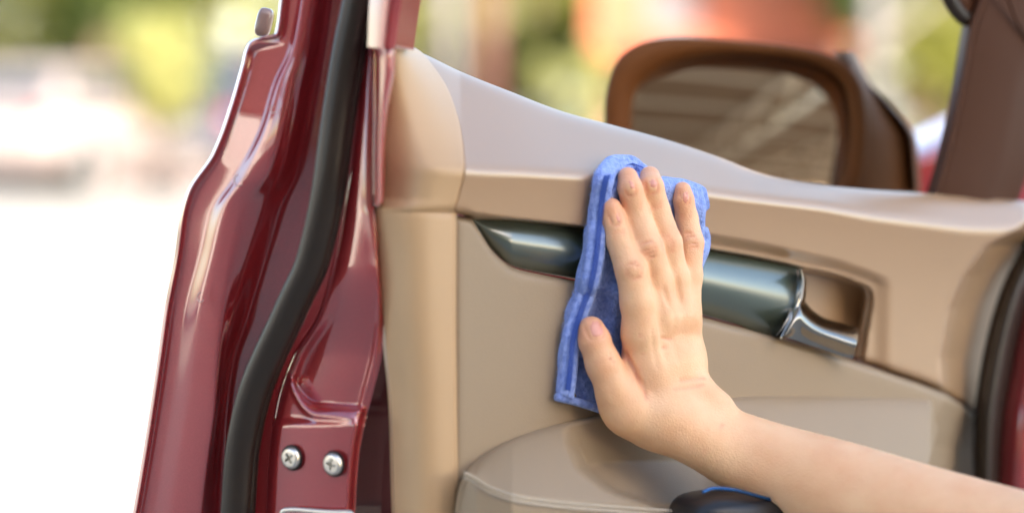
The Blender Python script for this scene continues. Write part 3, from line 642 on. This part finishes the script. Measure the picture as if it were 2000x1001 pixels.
def surface_nets(D, mn, vox):
    inside = D < 0
    nx, ny, nz = D.shape
    c = [inside[i:nx-1+i, j:ny-1+j, k:nz-1+k] for i in (0, 1) for j in (0, 1) for k in (0, 1)]
    s = sum(x.astype(np.int8) for x in c); act = (s > 0) & (s < 8); idx = np.argwhere(act)
    vid = np.full(act.shape, -1, np.int64); vid[tuple(idx.T)] = np.arange(len(idx))
    acc = np.zeros((len(idx), 3)); cnt = np.zeros(len(idx))
    corners = [(i, j, k) for i in (0, 1) for j in (0, 1) for k in (0, 1)]
    val = {cc: D[tuple((idx + cc).T)].astype(float) for cc in corners}
    for a in corners:
        for ax in range(3):
            if a[ax] == 0:
                b = list(a); b[ax] = 1; b = tuple(b); va, vb = val[a], val[b]; m = (va < 0) != (vb < 0)
                t = np.where(m, va / np.where(m, va - vb, 1), 0); p = np.tile(np.array(a, float), (len(idx), 1)); p[:, ax] += t; acc[m] += p[m]; cnt[m] += 1
    V = mn + vox * (idx + acc / cnt[:, None])
    Fs = []
    for ax in range(3):
        o = [0, 1, 2]; o.remove(ax); u, v = o
        sl0 = [slice(1, -1)] * 3; sl1 = [slice(1, -1)] * 3; sl0[ax] = slice(0, -1); sl1[ax] = slice(1, None)
        A, B = inside[tuple(sl0)], inside[tuple(sl1)]
        e = np.argwhere(A != B); e2 = e.copy(); off = np.ones(3, int); off[ax] = 0; g = e + off
        fl = A[tuple(e.T)]
        def cell(du, dv):
            q = g.copy(); q[:, u] += du; q[:, v] += dv; return vid[tuple(q.T)]
        q = np.stack([cell(-1, -1), cell(0, -1), cell(0, 0), cell(-1, 0)], 1)
        if ax == 1: fl = ~fl
        q[~fl] = q[~fl][:, ::-1]; Fs.append(q)
    Fa = np.concatenate(Fs); Fa = Fa[(Fa >= 0).all(1)]
    return V, Fa
V, Fa = surface_nets(D, mn, vox)
SKIN = mat('skin', (0.66, 0.38, 0.22), 0.44, sss=.16, spec=.4)
n = SKIN.node_tree; b = n.nodes['Principled BSDF']; tc = n.nodes.new('ShaderNodeTexCoord')
n1 = n.nodes.new('ShaderNodeTexNoise'); n1.inputs['Scale'].default_value = 45; n1.inputs['Detail'].default_value = 5
rp = n.nodes.new('ShaderNodeValToRGB'); rp.color_ramp.elements[0].position = .32; rp.color_ramp.elements[1].position = .68
rp.color_ramp.elements[0].color = (.83, .47, .26, 1); rp.color_ramp.elements[1].color = (.89, .56, .33, 1)
n.links.new(tc.outputs['Object'], n1.inputs[0]); n.links.new(n1.outputs[0], rp.inputs[0])
# pinker fingertips and knuckles: vertex attribute
at_ = n.nodes.new('ShaderNodeAttribute'); at_.attribute_name = 'flush'; mx_ = n.nodes.new('ShaderNodeMix'); mx_.data_type = 'RGBA'
mx_.inputs[7].default_value = (.74, .27, .17, 1); n.links.new(rp.outputs[0], mx_.inputs[6]); n.links.new(at_.outputs['Fac'], mx_.inputs[0]); n.links.new(mx_.outputs[2], b.inputs['Base Color'])
v1 = n.nodes.new('ShaderNodeTexVoronoi'); v1.inputs['Scale'].default_value = 900; n2 = n.nodes.new('ShaderNodeTexNoise'); n2.inputs['Scale'].default_value = 210; n2.inputs['Detail'].default_value = 6
ad = n.nodes.new('ShaderNodeMath'); bp = n.nodes.new('ShaderNodeBump'); bp.inputs['Strength'].default_value = .38; bp.inputs['Distance'].default_value = .0006
n.links.new(tc.outputs['Object'], v1.inputs[0]); n.links.new(tc.outputs['Object'], n2.inputs[0]); n.links.new(v1.outputs[0], ad.inputs[0]); n.links.new(n2.outputs[0], ad.inputs[1]); n.links.new(ad.outputs[0], bp.inputs['Height']); n.links.new(bp.outputs[0], b.inputs['Normal'])
person = mesh_np('person', V, Fa, SKIN)
mdf = person.modifiers.new('smooth', 'SMOOTH'); mdf.factor = .5; mdf.iterations = 1
tag(person, 'bare forearm and right hand of a person wiping the beige door lining', 'person')
fl = np.zeros(len(V))
for c, r_, a in [(H(*fing[k][0][:3]), .013, .55) for k in fing] + [(H(*fing[k][3][:3]), .010, .30) for k in fing] + [(H(1153,645,.028), .016, .5), (H(1180,712,.036), .01, .25), (H(1244,735,.036), .014, .6), (H(1228,690,.034), .010, .5), (H(1276,560,.020), .008, .5), (H(1306,545,.020), .008, .5), (H(1328,520,.018), .008, .5), (H(1300,662,.045), .012, .15)]:
    fl = np.maximum(fl, a * np.exp(-((V - c) ** 2).sum(1) / r_ ** 2))
for a, b, dp in folds:
    if dp == 0: continue
    m = np.abs(V - (a + b) / 2).max(1) < np.linalg.norm(b - a) / 2 + .006
    Q = V[m]; d = b - a; t = np.clip(((Q - a) @ d) / (d @ d + 1e-12), 0, 1); rr = np.linalg.norm(Q - a - t[:, None] * d, axis=1)
    fl[m] = np.maximum(fl[m], min(.75, .32 + dp * 220) * np.exp(-(rr / .0016) ** 2))
atr = person.data.attributes.new('flush', 'FLOAT', 'POINT'); atr.data.foreach_set('value', fl.astype(np.float32))
NAIL = mat('fingernail', (.80, .36, .27), .22, sss=.1, coat=0)
def nail(px, py, tx, ty, wpx, lpx):
    """plate lying on the skin: grid of pixels marched to the surface, lifted a little"""
    ax = np.array([tx - px, ty - py], float); ax /= np.linalg.norm(ax); sd_ = np.array([-ax[1], ax[0]])
    nu, nv = 13, 15; P = np.zeros((nv, nu, 3)); okc = True
    for i in range(nv):
        v = i / (nv - 1) * 2 - 1; ww = wpx * (1 - abs(v) ** 4 * .55)
        for j in range(nu):
            u = j / (nu - 1) * 2 - 1; p = np.array([px, py]) + ax * v * lpx + sd_ * u * ww
            q = surf(p[0], p[1]); q = q if q is not None else surf(px, py)
            if q is None: return
            edge = max(abs(u), abs(v)); P[i, j] = q - vd(q) * (.0008 * (1 - edge ** 4) + .0001)
    # smooth the marched depths
    for _ in range(3):
        P[1:-1, 1:-1] = (P[1:-1, 1:-1] * 2 + P[:-2, 1:-1] + P[2:, 1:-1] + P[1:-1, :-2] + P[1:-1, 2:]) / 6
    o = sheet('fingernail', P, NAIL, thick=.0008); o.parent = person; return o
for q in NAILS: nail(*q)

# ================================================================== SETTING AND BACKGROUND
def bpt(px, d): return (px - 1000) / F * d
GROUND = mat('pale_concrete', (.34, .30, .25), .9, var=(.35, (.29, .26, .22), .35, .65), bump=('noise', 8, .3, .01))
def quad(name, x0, x1, y0, y1, z, m, n=24):
    X, Y = np.meshgrid(np.linspace(x0, x1, n), np.linspace(y0, y1, n)); o = mesh_np(name, np.stack([X, Y, np.full_like(X, z)], -1), grid_faces(n, n).tolist(), m, smooth=False)
    o['kind'] = 'structure'; return o
quad('ground', -300, 300, -300, 300, 0, GROUND)
GRASS = mat('grass_ground', (.09, .13, .03), .95, var=(.8, (.05, .09, .02), .4, .6)); quad('lawn', -60, 60, 27.5, 90, .004, GRASS)

# --- trees
BARK = mat('bark', (.16, .10, .07), .9, bump=('noise', 20, .6, .02)); BARKP = mat('pale_bark', (.42, .36, .33), .9, bump=('noise', 20, .4, .02))
def leafmat(name, c, tr=.5):
    m = bpy.data.materials.new(name); m.use_nodes = True; n = m.node_tree; b = n.nodes['Principled BSDF']; b.inputs['Roughness'].default_value = .5
    oi = n.nodes.new('ShaderNodeTexCoord'); no = n.nodes.new('ShaderNodeTexNoise'); no.inputs['Scale'].default_value = 2.2
    rp = n.nodes.new('ShaderNodeValToRGB'); rp.color_ramp.elements[0].position = .35; rp.color_ramp.elements[1].position = .65
    rp.color_ramp.elements[0].color = (c[0]*.55, c[1]*.62, c[2]*.6, 1); rp.color_ramp.elements[1].color = (*c, 1)
    n.links.new(oi.outputs['Object'], no.inputs[0]); n.links.new(no.outputs[0], rp.inputs[0]); n.links.new(rp.outputs[0], b.inputs['Base Color'])
    t = n.nodes.new('ShaderNodeBsdfTranslucent'); n.links.new(rp.outputs[0], t.inputs[0]); mx = n.nodes.new('ShaderNodeMixShader'); mx.inputs[0].default_value = tr
    n.links.new(b.outputs[0], mx.inputs[1]); n.links.new(t.outputs[0], mx.inputs[2]); n.links.new(mx.outputs[0], n.nodes['Material Output'].inputs[0]); return m
LEAF = leafmat('leaf_yellow_green', (.33, .31, .06)); LEAFD = leafmat('leaf_green', (.15, .19, .045)); LEAFB = leafmat('leaf_pale', (.58, .54, .20))
def crown_mesh(clumps, n, size, seed=0):
    r = np.random.default_rng(seed); V = []; 
    cl = np.array(clumps, float); vol = cl[:, 3] ** 2; pick = r.choice(len(cl), n, p=vol / vol.sum())
    c = cl[pick]; d = r.normal(size=(n, 3)); d /= np.linalg.norm(d, axis=1, keepdims=True); rad = c[:, 3:4] * (r.random((n, 1)) ** .4); P = c[:, :3] + d * rad * np.array([1, 1, .85])
    a = r.normal(size=(n, 3)); a /= np.linalg.norm(a, axis=1, keepdims=True); bb = np.cross(a, r.normal(size=(n, 3))); bb /= np.linalg.norm(bb, axis=1, keepdims=True)
    s = size * (.6 + .8 * r.random((n, 1))); V = np.stack([P - a * s, P + bb * s * .45, P + a * s, P - bb * s * .45], 1).reshape(-1, 3)
    return V, np.arange(4 * n).reshape(-1, 4)
def tree(name, x, y, h, crown_r, m, label, group=None, n=3500, leaf=.07, trunk_r=.12, bark=BARK, low=None, seed=0, cat='tree', bare=.35):
    r = random.Random(seed); root = empty(name, (x, y, 0)); tag(root, label, cat, group)
    tz = h * bare
    pts = [(0, 0, 0), (r.uniform(-.05, .05), r.uniform(-.05, .05), tz * .6), (r.uniform(-.12, .12), r.uniform(-.1, .1), tz * 1.2), (r.uniform(-.2, .2), 0, h * .75)]
    tk = tube('trunk', resample(pts, 14), np.linspace(trunk_r * 1.2, trunk_r * .35, 14), bark, n=10, up=(0, 1, .01)); tk.parent = root
    for k in range(5):
        a = r.uniform(0, 6.28); l = crown_r * r.uniform(.5, .8); z0 = tz * r.uniform(.8, 1.3)
        lb = tube('limb', resample([(0, 0, z0), (math.cos(a)*l*.5, math.sin(a)*l*.5, z0 + l*.4), (math.cos(a)*l, math.sin(a)*l, z0 + l*.8)], 7), np.linspace(trunk_r*.45, trunk_r*.12, 7), bark, n=7, up=(.01, .02, 1)); lb.parent = tk
    cz = (tz + h) / 2; hz = (h - tz) / 2; cl = []
    for k in range(26):
        a = r.uniform(0, 6.28); q = r.random() ** .5; zz = r.uniform(-1, 1); rr = crown_r * q * math.sqrt(max(0, 1 - zz * zz * .8))
        cl.append((math.cos(a)*rr, math.sin(a)*rr, cz + hz * zz * .85, crown_r * r.uniform(.22, .42)))
    V, Fc = crown_mesh(cl, n, leaf, seed); c = mesh_np('crown', V, Fc, m, root, smooth=False); return root
tg = 'trees along the far side of the yard'
specs = [  # px, dist, height, crown radius, material, label, bare fraction, bark
 (-40, 38, 5.5, 2.4, LEAF, 'yellow-green tree at the far left edge of the yard', .16),
 (200, 36, 5.0, 1.5, LEAFD, 'brown-trunked tree standing behind the small round tree', .42),
 (120, 44, 6.0, 2.6, LEAF, 'tall loose tree far behind the white parked car', .12),
 (440, 40, 5.5, 2.2, LEAF, 'tree half hidden by the red door edge', .12),
 (830, 42, 6.0, 1.8, LEAF, 'tree seen first through the window, beside the white post', .10),
 (1060, 46, 6.2, 2.2, LEAF, 'tree between the rust post and the red shop', .10),
 (1250, 60, 7.0, 3.2, LEAF, 'big tree behind the red shop', .10),
 (1700, 36, 5.5, 1.5, LEAFD, 'pale-trunked tree right of the red shop', .40),
 (1800, 40, 6.0, 2.0, LEAF, 'bright tree framed between mirror and front upright', .08),
 (1960, 42, 6.0, 2.2, LEAF, 'tree at the far right of the yard', .10),
]
for i, (px, d, h, cr, m, lb, bare) in enumerate(specs):
    tree('tree', bpt(px, d), d, h, cr, m, lb, tg, n=7500, leaf=.13, seed=i + 3, bare=bare, bark=BARKP if 'pale-trunked' in lb else BARK, trunk_r=.16)
def hedge(name, x0, x1, y, h, m, lb, seed):
    r = random.Random(seed); L = x1 - x0; cl = [(x0 + r.random() * L, y + r.uniform(-.5, .5), r.uniform(.1, h - .3), r.uniform(.35, .55)) for _ in range(int(L * 7))]
    V, Fc = crown_mesh(cl, int(L * 1700), .085, seed); o = mesh_np(name, V, Fc, m, smooth=False); tag(o, lb, 'hedge'); return o
hedge('hedge', -16, -1.0, 50, 5.2, LEAF, 'tall pale green hedge closing the yard on the left behind the cars', 1)
hedge('hedge', -1.2, 20, 66, 6.0, LEAFD, 'tall green hedge behind the red shop and the far trees', 2)
# small round trees and bushes
tree('round_tree', bpt(308, 26), 26, 1.92, .62, LEAFB, 'small clipped round tree with pale yellow-green crown at the kerb', None, n=5200, leaf=.05, seed=21, bare=.42, trunk_r=.04)
tree('bush', bpt(1150, 24), 24, 1.70, .24, LEAFB, 'pale bush seen through the window just left of the mirror', None, n=1600, leaf=.045, seed=23, bare=.35, trunk_r=.03, cat='bush')
tree('bush', bpt(1068, 24.5), 24.5, 1.55, .17, LEAFB, 'smaller pale bush left of the one by the mirror', None, n=1100, leaf=.045, seed=24, bare=.35, trunk_r=.03, cat='bush')
# planters by the kerb
POT = mat('pale_stone', (.26, .21, .20), .85, bump=('noise', 30, .3, .01)); BLOOM = leafmat('bloom', (.45, .36, .32), .3)
def lathe(name, prof, m, parent=None, n=20, c=(0, 0, 0)):
    V = [(c[0] + r * math.cos(2*math.pi*k/n), c[1] + r * math.sin(2*math.pi*k/n), c[2] + z) for r, z in prof for k in range(n)]
    Fc = [[i*n+k, i*n+(k+1) % n, (i+1)*n+(k+1) % n, (i+1)*n+k] for i in range(len(prof)-1) for k in range(n)] + [list(range(n))[::-1], [(len(prof)-1)*n+k for k in range(n)]]
    return mesh_np(name, V, Fc, m, parent)
for i, (px, d, s, lb) in enumerate(((212, 25, .9, 'stone planter with pink blooms right beside the white car'), (268, 25.5, 1.05, 'stone planter with pink blooms below the round tree'), (345, 25, .8, 'low stone planter with blooms right of the round tree'), (376, 24.5, 1.1, 'stone planter with blooms nearest the red door edge'))):
    root = empty('planter', (bpt(px, d), d, 0)); tag(root, lb, 'planter', 'flower planters by the kerb')
    lathe('pot', [(.14*s, 0), (.16*s, .03), (.20*s, .28*s), (.23*s, .30*s), (.23*s, .34*s), (.19*s, .34*s), (.18*s, .29*s)], POT, root)
    V, Fc = crown_mesh([(random.uniform(-.12, .12), random.uniform(-.12, .12), .42*s + random.uniform(0, .12), .13) for _ in range(7)], 380, .035, 40 + i); mesh_np('flowers', V, Fc, BLOOM, root, smooth=False)
# parked cars
TYRE = mat('tyre', (.02, .02, .02), .8); RIM = mat('alloy', (.5, .5, .5), .3, .8); CG = mat('car_window', (.03, .04, .045), .05, spec=.8); LAMPR = mat('tail_lamp', (.4, .02, .02), .2); LAMPW = mat('head_lamp', (.8, .8, .78), .1)
def simple_car(x, y, rz, paint, label, length=4.1, h=1.5):
    root = empty('parked_car', (x, y, 0), rz); tag(root, label, 'car', 'cars parked across the yard')
    L = length / 2
    st = [(-L, .42, .78, .70), (-L+.06, .30, .92, .78), (-L+.35, .26, 1.0, .83), (-1.3, .22, 1.02, .86), (0, .20, 1.00, .88), (1.1, .22, .94, .86), (L-.5, .26, .82, .80), (L-.1, .30, .68, .70), (L, .38, .58, .60)]
    V = []; Fc = []; n = 14
    for X, z0, z1, wd in st:
        for k in range(n):
            a = 2 * math.pi * (k + .5) / n; cy = math.copysign(abs(math.cos(a)) ** .45, math.cos(a)); cz = math.copysign(abs(math.sin(a)) ** .5, math.sin(a)); V.append((X, wd * cy * (1 - .06*max(cz, 0)), (z0+z1)/2 + (z1-z0)/2*cz))
    for i in range(len(st)-1):
        for k in range(n): Fc.append([i*n+k, i*n+(k+1) % n, (i+1)*n+(k+1) % n, (i+1)*n+k])
    Fc += [list(range(n))[::-1], [(len(st)-1)*n+k for k in range(n)]]
    body = mesh_np('body', V, Fc, paint, root)
    cab = [(-L+.25, .98, .74), (-L+.62, h-.04, .58), (-.9, h, .60), (.15, h-.02, .60), (1.0, .96, .74)]
    V = []; Fc = []
    for X, z, wd in cab: V += [(X, -wd, z), (X, wd, z)]
    V += [(-L+.25, -.80, .93), (-L+.25, .80, .93), (1.05, .80, .92), (1.05, -.80, .92)]
    for i in range(4): Fc.append([2*i, 2*i+1, 2*i+3, 2*i+2])
    Fc.append([0, 2, 4, 6, 8, 13, 10]); Fc.append([1, 11, 12, 9, 7, 5, 3]); Fc.append([0, 10, 11, 1]); Fc.append([8, 9, 12, 13])
    mesh_np('cabin', V, Fc, paint, body, smooth=False)
    def pane(nm, pts, m=CG): mesh_np(nm, pts, [list(range(len(pts)))], m, body, smooth=False)
    e = .012
    for sg in (-1, 1):
        pane('side_window', [(-L+.52, sg*(.735+e), 1.03), (-L+.74, sg*(.62+e), h-.10), (-.62, sg*(.63+e), h-.07), (-.62, sg*(.74+e), 1.03)])
        pane('side_window', [(-.54, sg*(.74+e), 1.03), (-.54, sg*(.63+e), h-.07), (.10, sg*(.63+e), h-.09), (.86, sg*(.745+e), 1.01)])
        for X in (-1.25, 1.28):
            V = []; n = 20; prof = [(.16, .08), (.20, .10), (.31, .10), (.33, .07), (.33, -.07), (.31, -.10), (.2, -.10)]
            for r, yo in prof:
                for k in range(n): V.append((X + r*math.cos(6.2832*k/n), sg*(.76) + sg*yo, .33 + r*math.sin(6.2832*k/n)))
            Fc = [[i*n+k, i*n+(k+1) % n, (i+1)*n+(k+1) % n, (i+1)*n+k] for i in range(len(prof)-1) for k in range(n)]
            wh = mesh_np('wheel', V, Fc, TYRE, root)
            V = [(X + .2*math.cos(6.2832*k/n), sg*(.86), .33 + .2*math.sin(6.2832*k/n)) for k in range(n)] + [(X, sg*.84, .33)]
            mesh_np('rim', V, [[k, (k+1) % n, n] for k in range(n)], RIM, wh)
        blob('tail_lamp', (-L+.04, sg*.60, .80), (.05, .10, .09), np.eye(3), LAMPR, body, nu=12, nv=8); blob('headlamp', (L-.12, sg*.52, .60), (.10, .14, .07), np.eye(3), LAMPW, body, nu=12, nv=8)
    pane('rear_window', [(-L+.30-e, -.66, 1.04), (-L+.30-e, .66, 1.04), (-L+.55-e, .54, h-.12), (-L+.55-e, -.54, h-.12)])
    pane('windscreen', [(.98+e, -.66, 1.0+e), (.98+e, .66, 1.0+e), (.24+e, .54, h-.07+e), (.24+e, -.54, h-.07+e)])
    blob('number_plate', (-L-.005, 0, .62), (.01, .25, .055), np.eye(3), RIM, body, p=8, nu=12, nv=8)
    return root
PW = mat('white_car_paint', (.26, .21, .195), .5); PG = mat('grey_car_paint', (.05, .05, .075), .4); PB = mat('beige_car_paint', (.6, .52, .46), .3, coat=.6)
simple_car(bpt(95, 24.5), 26, R(72), PW, 'white car parked at the left edge of the picture, rear towards us', 4.0, 1.42)
simple_car(bpt(415, 27), 28.5, R(82), PG, 'dark grey car parked behind the planters next to the white car', 4.3, 1.62)
simple_car(bpt(620, 31), 33, R(90), PB, 'beige car mostly hidden behind the open red door', 4.2, 1.5)
# kerb
def box(name, x0, x1, y0, y1, z0, z1, m, parent=None):
    V = [(x, y, z) for x in (x0, x1) for y in (y0, y1) for z in (z0, z1)]; return mesh_np(name, V, [[0,1,3,2],[4,6,7,5],[0,4,5,1],[2,3,7,6],[0,2,6,4],[1,5,7,3]], m, parent, smooth=False)
kb = box('kerb', -40, 40, 27.2, 27.5, 0, .13, POT); kb['kind'] = 'structure'
# red shop with awning
REDW = mat('red_fascia', (.42, .11, .05), .6, bump=('noise', 5, .2, .01)); REDP = mat('salmon_wall', (.32, .14, .09), .8, var=(1.2, (.28, .12, .07), .4, .6)); WH = mat('white_board', (.16, .14, .145), .6)
shop = empty('shop', (bpt(1420, 38), 38, 0)); tag(shop, 'low red shop front with white panels seen through the window behind the mirror', 'building')
x0, x1 = bpt(1175, 38) - bpt(1420, 38), bpt(1650, 38) - bpt(1420, 38)
box('wall', x0, x1, .5, 5, 0, 4.4, REDP, shop); box('fascia', x0 - .2, x1 + .1, -.3, .5, 1.95, 2.9, REDW, shop)
for k in range(4):
    a = x0 + .35 + k * .98; wn = box('window', a, a + .72, .44, .499, .7, 1.85, WH, shop); box('pane', a + .06, a + .66, .42, .439, .78, 1.78, CG, wn)
sb = box('sign_board', bpt(1262, 38) - bpt(1420, 38), bpt(1362, 38) - bpt(1420, 38), -.36, -.301, 2.15, 2.85, WH, shop)
for k in range(9):
    a = x0 - .2 + k * (x1 - x0 + .3) / 9; Vv = [(a, -.31, 1.95), (a + (x1-x0+.3)/9, -.31, 1.95), (a, -1.1, 1.72), (a + (x1-x0+.3)/9, -1.1, 1.72)]
    V = Vv + [(x, y, z - .02) for x, y, z in Vv]; mesh_np('awning_panel', V, [[0,1,3,2],[4,6,7,5],[2,3,7,6],[0,4,5,1],[0,2,6,4],[1,5,7,3]], REDW, shop, smooth=False)
# posts
def post(px, d, wd, h, m, lb):
    root = empty('post', (bpt(px, d), d, 0)); tag(root, lb, 'post'); lathe('shaft', [(wd, .1), (wd, h - .1)], m, root, 14); box('foot_plate', -wd*1.5, wd*1.5, -wd*1.5, wd*1.5, .004, .1, m, root); lathe('cap', [(wd*1.25, h-.1), (wd*1.25, h-.04), (wd*.4, h)], m, root, 14)
RUST = mat('rust_post', (.13, .05, .038), .7)
post(955, 30, .13, 3.6, RUST, 'rust red post seen through the window left of the bushes'); post(880, 32, .12, 3.8, WH, 'white round post at the left end of the window'); post(1705, 30, .11, 3.8, WH, 'white round post right of the mirror')
wb_ = empty('highlight_building', (-15, -4, 0)); tag(wb_, 'white building added out of view left of the yard to put highlights in the red paint', 'building')  # added out of view: its sunlit wall makes crisp highlights in the paint
WALLW = mat('highlight_wall_white', (.85, .81, .74), .8)
box('wall', -4, 0, -5, 5.2, 0, 4.9, WALLW, wb_); V = [(.35, -5.4, 4.9), (.35, 5.6, 4.9), (-6.4, 5.6, 4.9), (-6.4, -5.4, 4.9), (.35, -5.4, 5.05), (.35, 5.6, 5.05), (-6.4, 5.6, 5.05), (-6.4, -5.4, 5.05), (-1.8, -4.6, 11.0), (-1.8, 4.8, 11.0), (-4.2, 4.8, 11.0), (-4.2, -4.6, 11.0)]
mesh_np('roof', V, [[0,3,2,1],[0,1,5,4],[1,2,6,5],[2,3,7,6],[3,0,4,7],[4,5,9,8],[5,6,10,9],[6,7,11,10],[7,4,8,11],[8,9,10,11]], mat('dark_cutoff_roof', (.05, .024, .016), .85, bump=('noise', 6, .4, .02)), wb_, smooth=False)  # tall dark roof added so the paint highlights end sharply at the top
for k in range(2):
    wn = box('window', .001, .05, -3.2 + 6.6*k, -2.2 + 6.6*k, 1.0, 2.3, WH, wb_); box('pane', .051, .06, -3.12 + 6.6*k, -2.28 + 6.6*k, 1.08, 2.22, CG, wn)
# the open steel shed behind the photographer, seen in the mirror; its roof shades the car
ROOFM = mat('brown_roof_sheet', (.42, .31, .235), .6); BEAM = mat('white_steel', (.88, .86, .82), .5)
shed = empty('shed', (0, -6, 0)); tag(shed, 'open steel shed with white roof trusses, seen only in the mirror glass', 'shed')
EY = -3.0
def bar(name, a, b, r, m, parent): 
    a = np.array(a, float) - (0, -6, 0); b = np.array(b, float) - (0, -6, 0); d = b - a; u = (0, 0, 1) if abs(d[2]) < .9 * np.linalg.norm(d) else (0, 1, 0); return tube(name, [a, b], r, m, parent, n=6, up=u)
V = [(x, y, z) for x, y, z in ((-8, EY+6, 4.4), (14, EY+6, 4.4), (14, -7, 5.6), (-8, -7, 5.6), (-8, EY+6, 4.48), (14, EY+6, 4.48), (14, -7, 5.68), (-8, -7, 5.68))]
mesh_np('roof', V, [[0,3,2,1],[4,5,6,7],[0,1,5,4],[2,3,7,6],[1,2,6,5],[0,4,7,3]], ROOFM, shed, smooth=False)
def rz_(y): return 4.4 + (EY - y) * (1.2 / (EY + 13))
for X in (-7.6, -5.6, -3.6, -1.2, 1.2, 3.6, 6.0, 8.4, 10.8):
    bar('truss', (X, EY, rz_(EY) - .08), (X, -12, rz_(-12) - .08), .05, BEAM, shed); bar('truss', (X, EY, rz_(EY) - .6), (X, -12, rz_(-12) - .75), .05, BEAM, shed)
    for k in range(8):
        y = EY - k * 1.5; bar('brace', (X, y, rz_(y) - .6), (X, y - .75, rz_(y - .75) - .08), .04, BEAM, shed); bar('brace', (X, y - .75, rz_(y-.75) - .08), (X, y - 1.5, rz_(y - 1.5) - .6), .04, BEAM, shed)
for k in range(9): y = EY - .05 - k * 1.4; bar('purlin', (-7.9, y, rz_(y) - .05), (13.8, y, rz_(y) - .05), .04, BEAM, shed)
for X in (-7.6, 10.8):
    for y in (-3.5, -9, -12): bar('column', (X, y, 0), (X, y, rz_(y) - .1), .08, BEAM, shed)
box('back_wall', -8, 14, -7, -6.9, 0, 5.5, ROOFM, shed)
